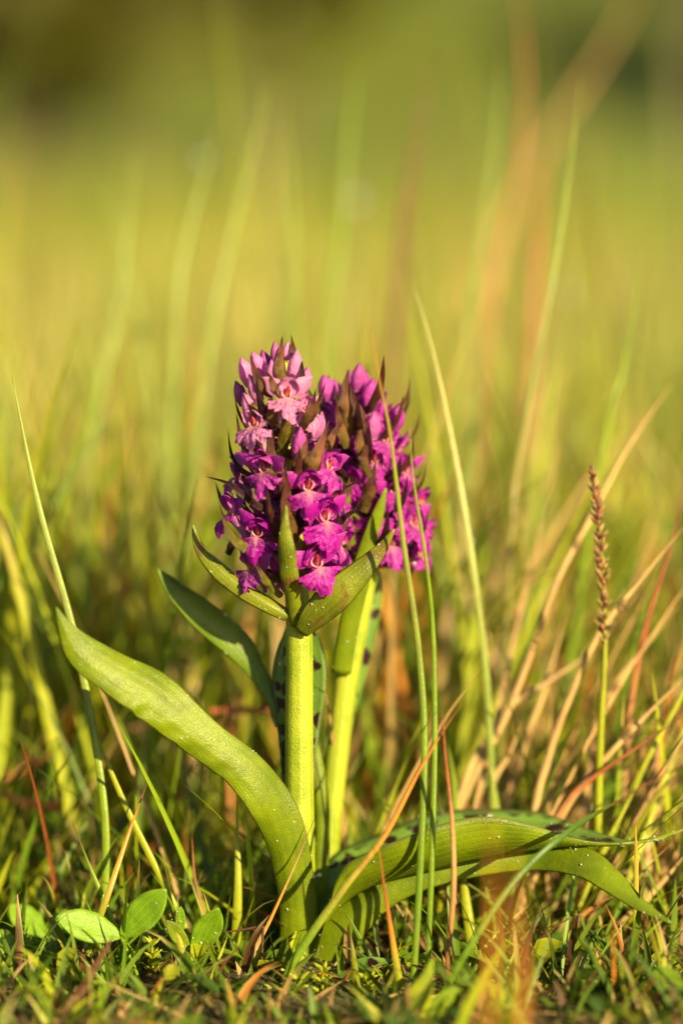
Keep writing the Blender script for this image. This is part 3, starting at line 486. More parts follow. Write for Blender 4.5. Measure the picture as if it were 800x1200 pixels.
for i, (x, y, Y, dx, dz, ln, wd, pale) in enumerate([(382, 455, .018, -.2, 1, 7, 3.2, .25), (419, 443, .020, .1, 1, 8, 2.6, .3), (432, 462, .018, .3, 1, 9, 2.8, .2), (425, 455, .024, .2, 1, 9, 2.8, .2), (395, 462, .026, -.2, 1, 8, 2.6, .3), (410, 452, .03, 0, 1, 8, 2.4, .4), (463, 490, .020, .3, 1, 8, 3.0, .15), (384, 478, .022, -.3, 1, 8, 2.6, .2), (442, 470, .03, .3, 1, 8, 2.6, .25), (436, 500, .016, .1, 1, 8, 2.6, .5)]):
    bud(O2, P(x, y, Y), (dx, -.3, dz), ln, wd, pale, 80 + i)
for i, (pts, hw, kd) in enumerate([
    ([(412, 510, .014), (404, 480, .011), (404, 455, .012), (408, 432, .014)], 12, 'r'), ([(420, 520, .012), (420, 490, .009), (414, 470, .010), (410, 448, .012)], 10, 'p'), ([(408, 525, .012), (401, 505, .009), (397, 488, .010), (394, 468, .012)], 8, 'r'),
    ([(398, 470, .02), (392, 460, .018), (388, 450, .018), (384, 438, .02)], 5, 'd'), ([(428, 540, .012), (424, 520, .009), (424, 505, .01), (428, 488, .012)], 9, 'r'), ([(432, 560, .008), (425, 540, .006), (428, 528, .008), (430, 515, .010)], 8, 'p'),
    ([(395, 610, .012), (404, 590, .009), (408, 575, .01), (410, 555, .012)], 9, 'g'), ([(412, 640, .012), (406, 610, .009), (402, 590, .01), (398, 570, .012)], 11, 'g'), ([(424, 600, .010), (432, 575, .008), (436, 560, .008), (440, 540, .01)], 10, 'p'),
    ([(460, 590, .02), (475, 575, .018), (484, 565, .02), (494, 552, .022)], 4, 'd'), ([(465, 630, .02), (482, 615, .018), (492, 608, .02), (502, 598, .022)], 4, 'd')]):
    bract(O2, pts, hw, kd, seed=40 + i, nrm=(random.uniform(-.3, .4), -1, .2))

# ------------------------------------------------------------------ single blades, stalks and straws
def blade(name, cat, label, pts, wpx, cols, mat=None, ground=True, flat=.35, taper=(.35, .8, 1, 1, .9), face=(0, -1, 0), sides=8, group=None, parent=None):
    """pts from tip to base in pixels with Y; the last one is carried on into the ground"""
    q = [P(*p) for p in pts]
    if ground:
        d = q[-1] - q[-2]; z = float(terrain(q[-1][0], q[-1][1])) - .004
        if q[-1][2] > z + .001:
            f = min((q[-1][2] - z) / max(-d[2], 1e-4), 6); e = q[-1] + np.array([d[0] * f * .6, 0, 0]); e[2] = z; q.append(e)
    if pts[0][2] > .08: wpx = wpx * (.5 if wpx > 14 else .75)
    px = np.mean([PX(p[2]) for p in pts]); a = Acc(); n = max(14, len(q) * 7)
    tp = np.array(taper) * wpx * px / 2; tp = np.r_[.03 * wpx * px, tp]
    tube(a, q, tp, n, sides, flat, face, cols)
    if parent: return make(name, a, mat or M_GRASS, parent, origin=q[-1])
    return make(name, a, mat or M_GRASS, origin=q[-1], label=label, cat=cat, group=group)
g0, g1, g2 = GRN
blade('grass_shoot', 'grass blade', 'long pale green grass blade rising behind the tip of the big leaf', [(14, 440, .004), (45, 590, .004), (85, 735, .004), (110, 860, .002), (124, 970, -.002), (122, 1080, -.004), (120, 1185, -.006)], 9.5, [PALE, PALE, g2, g2], flat=.4, taper=(.75, .95, 1, 1, .9))
blade('grass_shoot', 'grass blade', 'thin yellow green blade slanting down from the long pale blade', [(78, 778, .008), (110, 855, .006), (150, 950, 0), (205, 1062, -.004), (240, 1140, -.006)], 8, [g1, YEL, YEL, g2])
blade('grass_shoot', 'grass blade', 'short green blade crossing the brown tipped one in an x', [(84, 960, .0), (104, 1012, -.008), (124, 1060, -.010), (146, 1118, -.012), (170, 1185, -.012)], 8, [BRN, g2, g2, g1])
blade('grass_shoot', 'grass blade', 'green blade with withered orange brown tip over the clover', [(175, 912, -.004), (155, 965, -.006), (128, 1045, -.014), (106, 1108, -.014), (94, 1165, -.014)], 8, [BRN, ORA, (.4, .3, .04), g2, g1])
blade('grass_shoot', 'grass blade', 'short upright yellow green blade with a sharp tip near the orchid stem', [(277, 932, .002), (278, 980, .001), (279, 1040, 0), (276, 1130, 0)], 12, [YEL, (.42, .48, .05), YEL, g2], taper=(.3, .6, .85, 1, .9))
blade('dry_straw', 'straw', 'thin orange brown straw leaning across the foot of the orchid stem', [(369, 958, -.012), (345, 1015, -.013), (318, 1075, -.013), (298, 1115, -.012), (280, 1170, -.010)], 9, [BRN, TAN, ORA, STRAW, STRAW], M_DRY, taper=(.2, .35, .5, .8, 1.5), flat=.7)
blade('dry_twig', 'twig', 'dark thin twig bent sharply down beside the orange straw', [(258, 1093, -.014), (282, 1090, -.015), (306, 1086, -.016), (308, 1092, -.016), (307, 1112, -.016), (307, 1136, -.016)], 3.2, [BRN, (.08, .03, .02), BRN], M_DRY, taper=(1, 1, 1, 1, .4), flat=.9)
blade('dry_straw', 'straw', 'reddish brown withered blade behind the small upright clover leaflet', [(225, 980, .002), (229, 1035, 0), (244, 1095, -.004), (258, 1165, -.006)], 8, [RED, BRN, ORA, BRN], M_DRY)
blade('grass_shoot', 'grass blade', 'tiny thin green blade beside the reddish withered blade', [(216, 1010, 0), (228, 1045, -.002), (240, 1085, -.004)], 4, [g2, g1])
blade('grass_shoot', 'grass blade', 'tall blade with an orange tip passing in front of the rear spike', [(434, 383, -.030), (443, 440, -.029), (457, 510, -.027), (473, 640, -.024), (490, 760, -.022), (497, 870, -.024), (492, 1020, -.028), (483, 1165, -.030)], 8.5, [ORA, (.30, .33, .03), (.24, .28, .05), g1, g0, g1], taper=(.5, .9, 1, 1, .9), flat=.5)
blade('grass_shoot', 'grass blade', 'tall thin green blade just beside the rear spike edge', [(479, 490, -.026), (484, 560, -.025), (498, 650, -.024), (507, 740, -.022), (509, 860, -.024), (506, 1000, -.028), (500, 1150, -.030)], 7, [YEL, g2, g1, g1, g0], taper=(.5, .9, 1, 1, .9), flat=.5)
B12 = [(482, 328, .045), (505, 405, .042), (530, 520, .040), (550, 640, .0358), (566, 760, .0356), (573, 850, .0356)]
blade('grass_shoot', 'grass blade', 'tall pale blade with a painted bright glint band and one dewdrop', B12, 9, [(.45, .46, .14), (.55, .52, .2), (.32, .38, .08), (.25, .34, .06), g2], taper=(.5, 1, .9, .9, .9))  # cream stretch near the tip is a glint painted into the blade colours
blade('grass_stalk', 'grass stalk', 'olive stalk with burnt orange tip leaning over the fold of the long leaf', [(546, 819, -.034), (523, 850, -.034), (490, 905, -.034), (450, 980, -.034), (400, 1045, -.032), (345, 1125, -.028)], 9, [BRN, ORA, ORA, (.35, .30, .04), g1, g0], M_DRY, taper=(.4, .7, .9, 1.2, 1.1), flat=.7)
blade('dry_straw', 'straw', 'upright red brown straw crossing the orange tipped stalk', [(517, 812, -.036), (521, 880, -.035), (529, 960, -.034), (531, 1040, -.034), (524, 1128, -.034)], 7, [BRN, RED, TAN, (.36, .16, .05), BRN], M_DRY, flat=.7, taper=(.5, .8, 1, 1, .9))
blade('grass_shoot', 'grass blade', 'orange tipped green blade below the long spotted leaf', [(443, 988, -.036), (450, 1040, -.035), (458, 1090, -.034), (466, 1140, -.034), (475, 1190, -.032)], 9, [ORA, RED, ORA, YEL, g1], taper=(.3, .5, .8, 1, 1.1))
blade('grass_shoot', 'grass blade', 'dark green shaded blade crossing over both long orchid leaves', [(800, 895, .03), (730, 935, .01), (665, 975, -.03), (605, 1030, -.04), (550, 1110, -.045), (505, 1190, -.045)], 8, [RED, BRN, DKG, DKG, g0, g0])
blade('grass_shoot', 'grass blade', 'bright green blade standing just beneath the long leaf keel', [(540, 1008, .006), (545, 1050, .006), (553, 1110, .004), (560, 1180, .002)], 12, [YEL, YEL, g2], taper=(.8, 1, 1, 1, 1))
blade('grass_shoot', 'grass blade', 'thin dark blade arching down to the low stub', [(612, 1060, .0), (630, 1105, 0), (650, 1150, -.004), (672, 1200, -.006)], 6, [g0, DKG, g0])
blade('grass_shoot', 'grass blade', 'slim yellow upright blade in front of the hooked leaf tip', [(744, 960, -.016), (745, 1020, -.016), (744, 1090, -.016), (742, 1195, -.016)], 7, [ORA, (.5, .35, .04), YEL, YEL, g2], taper=(.7, .9, 1, 1, 1))
blade('grass_shoot', 'grass blade', 'short green stub with a brown tip near the slim yellow blade', [(708, 1126, 0), (710, 1160, 0), (711, 1200, 0)], 7, [BRN, g2, g1], taper=(.8, 1, 1, 1, 1))
blade('grass_shoot', 'grass blade', 'small bright blade rising out of the orange blur', [(619, 1103, -.03), (606, 1140, -.03), (590, 1195, -.03)], 7, [YEL, g2, g1])
blade('grass_shoot', 'grass blade', 'short dark blue green blade beside the bright one under the leaf', [(562, 1110, -.02), (553, 1150, -.02), (541, 1195, -.02)], 10, [DKG, g0, g0])
blade('dry_straw', 'straw', 'short orange pointed shoot under the upright red brown straw', [(516, 1114, -.02), (524, 1140, -.02), (531, 1180, -.02)], 9, [TAN, ORA, ORA], M_DRY)
# out-of-focus foreground blades
for lb, pts, wd, cs in [('blurred orange blade in the foreground before the long leaf', [(573, 935, -.17), (577, 1040, -.17), (575, 1120, -.17), (572, 1250, -.17)], 8, [ORA, ORA, (.55, .3, .04), YEL]),
        ('second blurred orange blade leaning behind the foreground one', [(600, 985, -.16), (606, 1080, -.16), (614, 1150, -.16), (608, 1250, -.16)], 9, [ORA, (.5, .2, .04), ORA, ORA]),
        ('blurred yellow green blade fanning out from the orange foreground blades', [(596, 1100, -.08), (570, 1140, -.08), (548, 1180, -.08), (530, 1230, -.08)], 13, [YEL, YEL, g2]),
        ('third thin blurred orange straw between the two foreground ones', [(588, 1030, -.15), (592, 1100, -.15), (596, 1170, -.15), (598, 1240, -.15)], 6, [ORA, YEL, ORA]),
        ('broad blurred light green leaf at the bottom edge', [(507, 1122, -.06), (499, 1150, -.06), (486, 1185, -.06), (478, 1230, -.06)], 34, [g2, YEL, YEL]),
        ('blurred green leaf slanting beside the broad light one', [(552, 1138, -.06), (532, 1160, -.06), (505, 1190, -.06), (490, 1225, -.06)], 22, [g1, g2, g1])]:
    blade('grass_shoot', 'grass blade', lb, pts, wd, cs, taper=(.4, .9, 1, 1, 1), flat=.2)
# dry stalks leaning on the right
DS = [('long tan stalk with dark joints leaning up beyond the sedge head', [(790, 445, .12), (735, 525, .10), (690, 610, .09), (655, 675, .08), (622, 765, .075), (590, 845, .07), (545, 935, .07)], 10, 0),
      ('bent tan stalk sweeping up behind the sedge stem', [(805, 612, .05), (750, 680, .05), (700, 745, .05), (658, 840, .05), (640, 895, .05), (626, 950, .05)], 12, 0),
      ('pale straw stalk bowing low from the leaning tan stalk', [(700, 760, .09), (640, 800, .085), (600, 825, .08), (568, 870, .075), (540, 930, .07)], 12, 1),
      ('tan stalk running low toward the long leaf tip', [(805, 790, .04), (750, 845, .04), (700, 900, .04), (655, 962, .04)], 11, 0),
      ('thin dark brown stalk laid low above the long leaf', [(805, 835, .03), (740, 880, .03), (690, 915, .03), (652, 958, .03)], 8, 2),
      ('thick pinkish tan stalk standing behind the slim yellow blade', [(775, 850, .06), (762, 930, .06), (757, 1010, .055), (752, 1100, .05), (755, 1195, .05)], 15, 1),
      ('curved straw rising past the hooked leaf tip', [(805, 998, .02), (770, 1040, .02), (725, 1085, .02), (685, 1130, .02), (655, 1200, .02)], 12, 0),
      ('orange straw with a black joint under the hooked leaf', [(722, 1048, .012), (690, 1066, .012), (655, 1100, .012), (632, 1150, .012), (620, 1205, .012)], 11, 3),
      ('short thick tan stub at the lower right edge', [(798, 1085, .03), (790, 1120, .03), (782, 1160, .03)], 17, 1),
      ('short tan straw standing behind the fanned dry stalks', [(612, 845, .07), (596, 885, .07), (572, 930, .07)], 12, 0),
      ('reddish stalk with dark tip leaning in from the edge', [(803, 565, .07), (785, 640, .07), (760, 720, .07), (742, 800, .07), (732, 900, .07)], 11, 2),
      ('second straw crossing behind the bent tan stalk', [(662, 720, .10), (640, 800, .10), (612, 880, .095), (590, 960, .09)], 11, 0),
      ('brown straw lying slanted behind the orange foreground blades', [(690, 1000, .05), (672, 1060, .05), (650, 1110, .05), (628, 1170, .05)], 9, 2),
      ('pale dry stalk bent near the drooping brown straw', [(805, 1010, .06), (750, 1020, .06), (700, 1030, .06), (650, 1060, .05)], 9, 1),
      ('tan straw fallen against the tall green stalks', [(800, 700, .09), (745, 770, .09), (705, 830, .09), (690, 900, .09)], 12, 0),
      ('upright orange dry stalk beside the pinkish tan stalk', [(800, 740, .08), (782, 820, .08), (772, 900, .08), (768, 1000, .08)], 12, 3)]
PAL = [[TAN, STRAW, TAN, STRAW, TAN], [(.45, .28, .15), STRAW, (.5, .33, .17)], [BRN, RED, TAN, BRN], [BRN, ORA, STRAW, ORA]]
for lb, pts, wd, pi in DS:
    pts = [(p[0], p[1], p[2] * .55) for p in pts]; wd *= .8
    o = blade('dry_stalk', 'dry stalk', lb, pts, wd, PAL[pi], M_DRY, flat=.7, taper=(.7, .9, 1, 1.05, 1.05), group='dry stalks leaning beside the orchids')
    for (i0, f) in ((1 + int(wd * 3 + pts[0][1]) % 2, .2 + (pts[0][1] * .37) % .6),):
        if i0 + 1 < len(pts) and pi != 2:
            A, B = P(*pts[i0]), P(*pts[i0 + 1]); c = A * (1 - f) + B * f; d = norm(B - A) * .0018; px = PX(pts[i0][2]); a = Acc()
            tube(a, [c - d, c, c + d], [wd * px * .5, wd * px * .56, wd * px * .5], 6, 8, .8, cols=[TAN, (.09, .05, .02), TAN]); make('joint', a, M_DRY, o, origin=c)
for lb, pts, wd, cs in [('dark green stem standing between the dry stalks', [(772, 670, .06), (748, 740, .06), (728, 830, .06), (712, 930, .06)], 10, [g1, g0, g0]),
        ('short yellow green blade beside the dark green stem', [(748, 735, .07), (735, 790, .07), (724, 860, .07), (716, 930, .07)], 11, [YEL, YEL, g2]),
        ('green blade rising behind the bent tan stalk', [(694, 690, .09), (672, 770, .09), (656, 850, .085), (640, 930, .08)], 11, [g2, g1, g1]),
        ('wet green shoot with droplets behind the long leaf', [(524, 870, .03), (530, 905, .03), (533, 950, .03)], 10, [g1, g2, g1]),
        ('pale blade leaning in the gap behind the dry fan', [(560, 800, .12), (548, 860, .12), (540, 930, .12)], 11, [PALE, g2, g2]),
        ('broad pale green blade blurred at the far side behind the long blade', [(25, 640, .15), (32, 760, .14), (40, 900, .13), (36, 1050, .12)], 24, [PALE, PALE, g2]),
        ('twin pale blade beside the broad pale blurred one', [(42, 690, .13), (54, 800, .12), (52, 960, .11)], 15, [PALE, g2, g2]),
        ('faint dark blade leaning behind the long pale blade', [(150, 445, .26), (95, 540, .24), (40, 630, .22), (-10, 700, .2)], 9, [DKG, g0, g1]),
        ('thin olive blade slanting low across the blurred grass', [(118, 630, .10), (60, 680, .10), (0, 722, .10)], 8, [g1, g0, g0]),
        ('green upright blade under the big arching leaf', [(236, 870, .05), (233, 930, .05), (228, 1000, .05)], 12, [YEL, g2, g1]),
        ('tall slim blade reaching above the meadow with a dark lower half', [(682, 80, .20), (668, 190, .20), (650, 310, .195), (625, 440, .19), (604, 560, .185), (598, 640, .18)], 11, [g2, PALE, (.28, .24, .06), (.2, .2, .05), g1]),
        ('slender green blade far behind the sedge', [(750, 280, .22), (742, 360, .22), (728, 440, .215), (706, 530, .21)], 12, [g2, g2, g1]),
        ('tall pale blade with a soft glint rising over the left spike', [(318, 88, .42), (292, 190, .42), (262, 320, .41), (240, 450, .40)], 20, [PALE, PALE, g2]),
        ('shorter pale blade beside the tall glinting one', [(262, 120, .40), (240, 200, .40), (215, 300, .39), (205, 420, .38)], 18, [PALE, PALE, PALE]),
        ('wide green blade tip rising highest behind the rear spike', [(420, 55, .55), (410, 150, .55), (398, 280, .54), (380, 430, .53)], 26, [g2, g1, g2]),
        ('faint pale blade left of the wide green tip', [(335, 130, .50), (340, 230, .5), (345, 350, .5)], 22, [PALE, g2, PALE]),
        ('pale green blade blurred over the left meadow', [(160, 165, .45), (150, 260, .45), (135, 380, .44), (110, 500, .43)], 22, [PALE, PALE, g2]),
        ('soft blade leaning beside the pale green left one', [(118, 205, .5), (150, 320, .5), (175, 450, .5)], 20, [PALE, PALE, PALE]),
        ('grey green blade blurred behind the gap between the tall tips', [(590, 60, .5), (580, 180, .5), (560, 300, .5), (545, 450, .5)], 20, [PALE, PALE, g2])]:
    pts = [(p[0], p[1], p[2] * (.45 if pts[0][2] > .19 else 1)) for p in pts]
    blade('grass_shoot', 'grass blade', lb, pts, wd, cs, flat=.3, taper=(.6, .9, 1, 1, 1))
for lb, pts, wd, cs in [('dark purple brown grass head blurred above the rear spike', [(508, 60, .5), (495, 120, .5), (482, 200, .5), (470, 300, .5)], 26, [BRN, (.16, .09, .04), g1]),
        ('tall reddish stalk reaching out of the top of the view', [(604, -30, .6), (616, 90, .6), (606, 210, .6), (580, 330, .6), (560, 460, .6)], 20, [RED, TAN, RED, TAN]),
        ('very wide beige blurred stem leaning from the top edge', [(762, -40, 1.2), (715, 50, 1.2), (650, 150, 1.2), (590, 260, 1.2), (540, 400, 1.2)], 22, [TAN, TAN, TAN, g2]),
        ('orange straw blurred upright above the big leaf', [(135, 420, .22), (130, 510, .22), (126, 600, .21), (122, 700, .2)], 22, [STRAW, ORA, (.5, .3, .05), YEL]),
        ('second orange straw blurred left of the front spike', [(216, 340, .30), (226, 420, .30), (232, 500, .29), (236, 620, .28)], 16, [TAN, ORA, STRAW, TAN]),
        ('rusty brown stalk lying behind the long pale blade', [(268, 832, .10), (200, 842, .10), (130, 862, .09), (60, 885, .09), (-5, 925, .08)], 8, [BRN, BRN, RED, (.4, .14, .05), RED]),
        ('short rusty straw level behind the front stem', [(330, 833, .06), (285, 832, .06), (245, 834, .06)], 8, [RED, (.42, .13, .04), RED]),
        ('upright rusty stalk behind the short green blade', [(266, 772, .09), (268, 850, .09), (270, 930, .085), (268, 1000, .08)], 10, [RED, (.4, .13, .04), RED]),
        ('wide reddish straw lying low at the left edge', [(-10, 925, .05), (30, 940, .05), (75, 945, .05)], 12, [RED, ORA, RED]),
        ('rusty seed stalk blurred in the right distance', [(640, 160, .5), (632, 260, .5), (625, 380, .5)], 28, [RED, TAN, TAN]),
        ('orange leaf scrap blurred high in the left grass', [(140, 660, .14), (146, 690, .14), (140, 720, .14)], 22, [ORA, ORA, ORA])]:
    pts = [(p[0], p[1], p[2] * (.5 if pts[0][2] > .45 else 1)) for p in pts]
    blade('dry_stalk', 'dry stalk', lb, pts, wd, cs, M_DRY, flat=.35, taper=(.7, 1, 1, 1, 1), ground='low' not in lb and 'level' not in lb and 'scrap' not in lb)
# sedge with its seed head
sp = [(693, 546, .020), (700, 610, .020), (706, 680, .020), (708, 760, .020), (704, 840, .020), (701, 920, .020)]
sg = blade('sedge_stem', 'sedge', 'upright sedge with knobbly brown seed spikes on a bright green stem', sp, 10, [BRN, (.3, .3, .04), YEL, YEL, g2], flat=.9, taper=(.5, .7, 1, 1, 1))
a = Acc(); tube(a, [P(692, 545, .020), P(696, 565, .0195), P(700, 585, .0195), P(704, 608, .0195)], [q * PX(.020) for q in (1.2, 3.5, 4.5, 3.5)], 20, 10, cols=[BRN, (.16, .06, .03), BRN, (.2, .08, .04)]); make('seed_spike', a, M_DRY, sg)
rs = random.Random(4)
for i in range(70):
    f = i / 69; py = 556 + 190 * f + rs.uniform(-4, 4); px = float(np.interp(py, [546, 610, 680, 760], [693, 700, 706, 708])); sx = rs.uniform(-1, 1); amp = (4.5 + 3.5 * math.sin(f * 19) ** 2) * (.55 if f < .28 else 1)
    c0 = P(px + sx * amp, py, .0195 - rs.uniform(0, .002)); a = Acc(); d = norm(np.array([sx * .8, rs.uniform(-.5, 0), .8])) * rs.uniform(.0011, .0020)
    tube(a, [c0 - d, c0 - d * .2, c0 + d * .5, c0 + d * 1.3], [.0003, .0007, .0005, .00005], 7, 6, .6, (sx, -1, 0), cols=[BRN, [RED, (.08, .03, .02), BRN, TAN, (.3, .22, .04)][i % 5], TAN]); make('seed', a, M_DRY, sg, origin=c0)

# ------------------------------------------------------------------ low herbs at the bottom
def stalk(par, pts, wpx, cols, name='stalk'):
    a = Acc(); q = [P(*p) for p in pts]; tube(a, q, [wpx * PX(pts[0][2]) / 2] * 3, 14, 8, 1, cols=cols); return make(name, a, M_GRASS, par, origin=q[-1])
def leaflet(par, base, tip, hw, n=(0, -1, .5), mat=None, cup=.3, fold=.25, bend=0, lb=None, name='leaflet'):
    b, t = np.array(base, float), np.array(tip, float); rows = []
    for f, k in ((0, .12), (.15, .6), (.4, 1), (.65, .98), (.85, .62), (1, .04)):
        q = b * (1 - f) + t * f; q[1] += bend * math.sin(f * math.pi); rows.append(W(*q, hw * k, n))
    o = leaf_obj(name, par, rows[::-1], mat or M_HERB, .00025, lb, n=20, m=11, cup=cup, fold=-fold, wave=.05, keep=2); return o
def clover(label, c, tips, foot, group='clovers among the low turf'):
    root = empty('clover', P(*foot), label, 'clover', group)
    stalk(root, [c, ((c[0] + foot[0]) / 2 + 6, (c[1] + foot[1]) / 2, c[2]), foot], 4.5, [g2, g1, g1])
    for tp, hw, n in tips: leaflet(root, c, tp, hw, n)
    return root
clover('clover with two broad lit leaflets and one shaded leaflet hanging', (142, 1098, -.022), [((195, 1042, -.026), 19, (.3, -1, .5)), ((66, 1074, -.026), 19, (.2, -1, .6)), ((162, 1152, -.008), 14, (-.4, -1, -.3))], (172, 1200, -.01))
clover('dark shaded clover behind the x of crossed blades', (52, 1098, .006), [((12, 1060, .01), 18, (0, -.6, 1)), ((88, 1068, .01), 17, (0, -.6, 1)), ((60, 1130, 0), 15, (0, -1, .4))], (50, 1180, 0))
c2 = clover('upright clover sprout with folded leaflet on a yellow brown sheath', (228, 1118, -.016), [((256, 1064, -.024), 17, (.3, -1, .2)), ((240, 1080, -.012), 13, (.8, -1, 0))], (232, 1200, -.016))
leaflet(c2, (213, 1092, -.018), (212, 1062, -.02), 5, (0, -1, 0)); leaflet(c2, (222, 1115, -.018), (196, 1078, -.02), 9, (0, -1, .1), M_LEAFB)
stalk(c2, [(206, 1085, -.018), (215, 1125, -.018), (229, 1195, -.018)], 11, [YEL, (.4, .3, .05), TAN], 'sheath')
clover('clover half hidden by the bedstraw under the spotted leaf', (300, 1165, -.02), [((275, 1145, -.02), 13, (0, -1, .6)), ((322, 1148, -.02), 13, (0, -1, .6)), ((298, 1192, -.024), 12, (0, -1, .8))], (304, 1205, -.02))
clover('small clover in the turf under the crossed straws', (190, 1150, -.004), [((168, 1130, 0), 13, (0, -1, .8)), ((214, 1140, 0), 13, (0, -1, .8)), ((190, 1176, -.006), 12, (0, -1, .8))], (192, 1195, -.004))
clover('pale clover at the bottom corner beside the bedstraw sprig', (100, 1172, -.03), [((78, 1150, -.03), 14, (.2, -1, .6)), ((126, 1152, -.03), 14, (0, -1, .6)), ((100, 1200, -.03), 13, (0, -1, .8))], (102, 1210, -.03))
clover('wrinkled green seedling at the bottom right corner', (782, 1180, -.02), [((752, 1162, -.02), 8, (0, -1, .5)), ((800, 1158, -.02), 10, (0, -1, .5)), ((780, 1200, -.025), 10, (0, -1, .6)), ((765, 1195, -.02), 8, (0, -1, .6))], (786, 1205, -.02))
clover('clover leaf glowing in the gap behind the orchid base', (440, 1100, .05), [((415, 1080, .05), 17, (0, -1, .5)), ((465, 1085, .05), 17, (0, -1, .5)), ((442, 1130, .05), 15, (0, -1, .7))], (442, 1150, .05))
clover('round clover leaf under the long arching leaf', (650, 1150, .04), [((625, 1125, .04), 17, (0, -1, .5)), ((676, 1130, .04), 17, (0, -1, .5)), ((652, 1180, .035), 15, (0, -1, .7))], (652, 1200, .03))
def bedstraw(label, foot, top, whorls, ln, seed):
    r = random.Random(seed); root = empty('bedstraw_sprig', P(*foot), label, 'herb', 'fine leaved bedstraw sprigs at the bottom')
    f = np.array(foot, float); t = np.array(top, float); stalk(root, [top, tuple((f + t) / 2 + (2, 0, 0)), foot], 3.5, [YEL, g2, g1])
    for k in range(whorls):
        q = f + (t - f) * (k + 1) / whorls; c = P(*q)
        for j in range(6):
            an = j * 1.047 + r.uniform(-.3, .3); up = r.uniform(.5, 1.1); d = norm(np.array([math.cos(an), math.sin(an), up])) * ln * r.uniform(.7, 1.1) * (.6 + .4 * (1 - k / whorls))
            a = Acc(); tube(a, [c, c + d * .5 + np.array([0, 0, .0003]), c + d], [.0003, .0006, .0001], 5, 5, .5, (0, -1, .3), cols=[g2, YEL, YEL]); make('needle_leaf', a, M_GRASS, root, origin=c)
for lb, ft, tp, wh, ln, sd_ in [('yellowish bedstraw sprig in the bottom left corner', (48, 1205, -.02), (38, 1140, -.02), 5, .0065, 1), ('bedstraw sprig beside the lit clover leaflets', (178, 1190, -.016), (178, 1108, -.016), 5, .0055, 2), ('bedstraw sprig crowding the foot of the front stem', (352, 1205, -.03), (350, 1150, -.03), 5, .006, 3), ('tall bedstraw sprig before the small spotted leaf', (372, 1205, -.032), (378, 1140, -.032), 5, .006, 4), ('low bedstraw sprig under the bent dark twig', (330, 1205, -.03), (322, 1162, -.03), 4, .006, 5), ('bedstraw sprig near the orange pointed shoot', (425, 1205, -.03), (430, 1150, -.03), 4, .006, 6), ('bedstraw sprig between the foreground leaf and straw', (452, 1205, -.03), (448, 1168, -.03), 4, .006, 7), ('small bedstraw sprig left of the yellow sheath', (200, 1205, -.02), (160, 1160, -.02), 4, .005, 8), ('bedstraw sprig near the wrinkled seedling', (760, 1205, -.02), (728, 1178, -.02), 3, .005, 9)]:
    bedstraw(lb, ft, tp, wh, ln, sd_)
for lb, ft, tp, wh, ln, sd_ in [('leaning bedstraw sprig at the bottom edge beneath the hooked leaf', (690, 1215, -.035), (700, 1158, -.035), 5, .006, 11), ('bedstraw sprig between the stub and the orange blur', (640, 1215, -.035), (634, 1160, -.035), 5, .006, 12), ('bedstraw sprig behind the broad blurred foreground leaf', (530, 1215, -.03), (538, 1165, -.03), 4, .006, 13), ('dense bedstraw sprig beside the yellow brown sheath', (262, 1215, -.03), (268, 1160, -.03), 5, .006, 14), ('bedstraw sprig under the pale corner clover', (125, 1215, -.035), (118, 1175, -.035), 4, .006, 15), ('bedstraw sprig at the far left edge of the turf', (8, 1215, -.03), (12, 1160, -.03), 4, .006, 16)]:
    bedstraw(lb, ft, tp, wh, ln, sd_)
clover('broad leaved clover shaded at the lower left edge', (18, 1120, -.002), [((-14, 1092, 0), 18, (0, -.7, 1)), ((44, 1100, 0), 18, (0, -.8, .9)), ((20, 1158, -.008), 16, (0, -1, .5))], (22, 1195, -.004))
clover('clover beside the short dark blue green blade', (590, 1172, -.02), [((566, 1150, -.02), 13, (0, -1, .6)), ((612, 1150, -.02), 14, (.2, -1, .6)), ((590, 1198, -.02), 12, (0, -1, .7))], (592, 1212, -.02))
# small leaves of the ground cover
r = np.random.default_rng(5); n = 2300; x = r.uniform(-.45, .45, n); y = r.uniform(-.4, .40, n); kp = (np.hypot(x + .01, y) > .016); x, y = x[kp], y[kp]; n = len(x)
z = terrain(x, y) + r.uniform(.002, .024, n) * (1 - .8 * np.exp(-((x + .008) / .028) ** 2) * sm(.03, 0, y)) * (.5 + .8 * sm(0, .1, y)); Ln = r.uniform(.0035, .0085, n) * (1 + .7 * sm(0, .12, y)); az = r.uniform(0, 6.28, n); tl = r.uniform(-.6, .9, n)
D = np.stack([np.cos(az) * np.cos(tl), np.sin(az) * np.cos(tl), np.sin(tl)], 1); Sd = np.stack([-np.sin(az), np.cos(az), r.uniform(-.3, .3, n)], 1); c0 = np.stack([x, y, z], 1)
prof = [(-1, 0), (-.5, .42), (.2, .55), (.75, .35), (1, 0)]; V = []
for f, h_ in prof:
    m_ = c0 + D * (f * Ln)[:, None] - np.array([0, 0, 1]) * (f * f * Ln * .25)[:, None]
    for k in (-1, 0, 1): V.append(m_ + Sd * (k * h_ * Ln)[:, None] + np.array([0, 0, 1]) * (abs(k) * h_ * Ln * .35)[:, None])
V = np.stack(V, 1); base = (np.arange(n) * 15)[:, None, None]; q = (base + np.arange(4)[None, :, None] * 3 + np.arange(2)[None, None]).ravel(); F = np.stack([q, q + 1, q + 4, q + 3], 1)
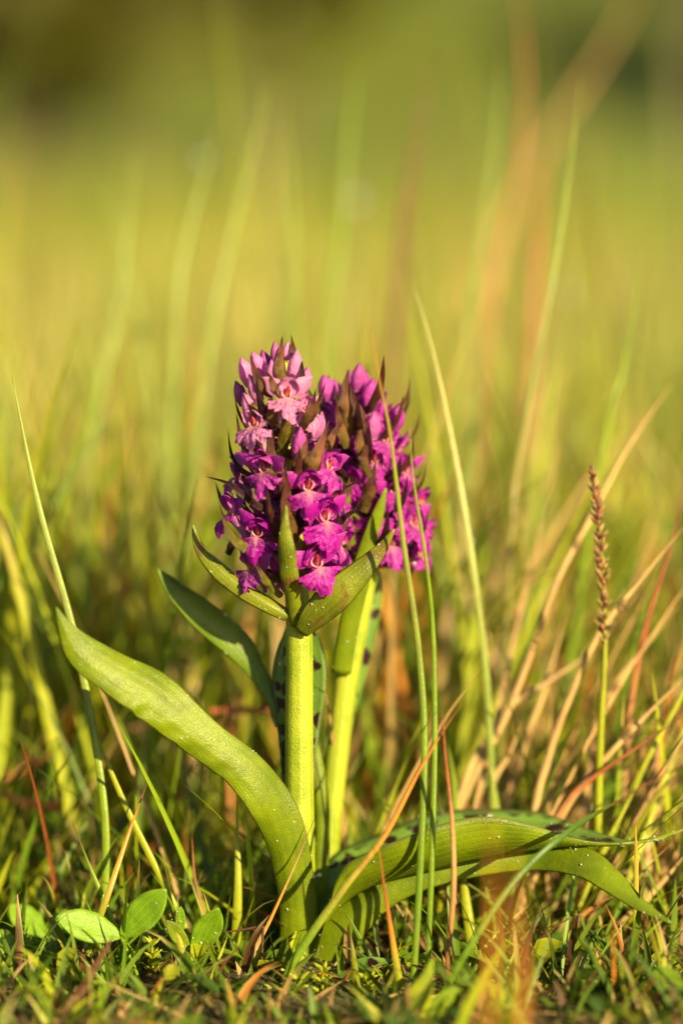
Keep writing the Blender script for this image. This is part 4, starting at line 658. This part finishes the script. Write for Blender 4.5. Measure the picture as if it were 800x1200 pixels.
cs = np.array([GRN[0], GRN[1], DKG, YEL])[r.integers(0, 4, n)] * r.uniform(.7, 1.1, (n, 1)); a = Acc(); a.add(V.reshape(-1, 3), F, None, cs.repeat(15, 0)); make('ground_cover_leaves', a, M_GRASS, kind='stuff')

# ------------------------------------------------------------------ dew
def drop_mesh(acc, c, rad, nn=(0, 0, 1), sides=8):
    nn = norm(np.array(nn, float)); t = norm(np.cross(nn, (0.3, .5, .8))); b = np.cross(nn, t); rows = 6; V = []
    for i in range(rows):
        ph = math.pi * i / (rows - 1)
        for j in range(sides + 1):
            an = 2 * math.pi * j / sides; V.append(c + rad * (math.sin(ph) * (math.cos(an) * t + math.sin(an) * b) + math.cos(ph) * nn * .85))
    acc.add(V, gridF(rows, sides + 1))
r = np.random.default_rng(3); a = Acc()
for V, N, k in SURF:
    for _ in range(k * 3):
        i, j = r.integers(1, V.shape[0] - 1), r.integers(0, V.shape[1]); nn = N[i, j]; nn = nn if nn[1] < 0 else -nn
        rad = .00009 + .00032 * r.random() ** 4; drop_mesh(a, V[i, j] + nn * rad * .6 + r.normal(0, .0002, 3) * (1, 0, 1), rad, nn)
make('dew_drops', a, M_DEW, kind='stuff')
for lb, (px, py, Y), rad in [('bright round dewdrop halfway up the tall pale blade', (552, 635, .057), .0009), ('large dewdrop on the pale blade above the meadow', (415, 235, .50), .0035), ('dewdrop hanging from the lowest petal of the rear spike', (485, 660, .012), .0007), ('dewdrop sitting on the dark spot of the long leaf', (573, 957, .012), .0010), ('dewdrop in the spotted cup beside the orchid stem', (374, 1026, .006), .0008),
        ('faint dewdrop blurred in the right meadow', (662, 343, .45), .0025), ('dewdrop on the sedge stem joint', (703, 828, .033), .0008), ('dewdrop glowing among the dry stalks', (692, 947, .05), .0010), ('blurred dewdrop left of the sedge', (615, 865, .12), .0016), ('dewdrop blurred at the bent straw', (617, 716, .15), .0016), ('dewdrop on the far pale blade left of the spikes', (238, 188, .4), .0025)]:
    a = Acc(); c = P(px, py, Y); drop_mesh(a, c, rad, (0, 0, 1), 14); make('dewdrop', a, M_DEW, origin=c, label=lb, cat='dewdrop', group='single dewdrops')
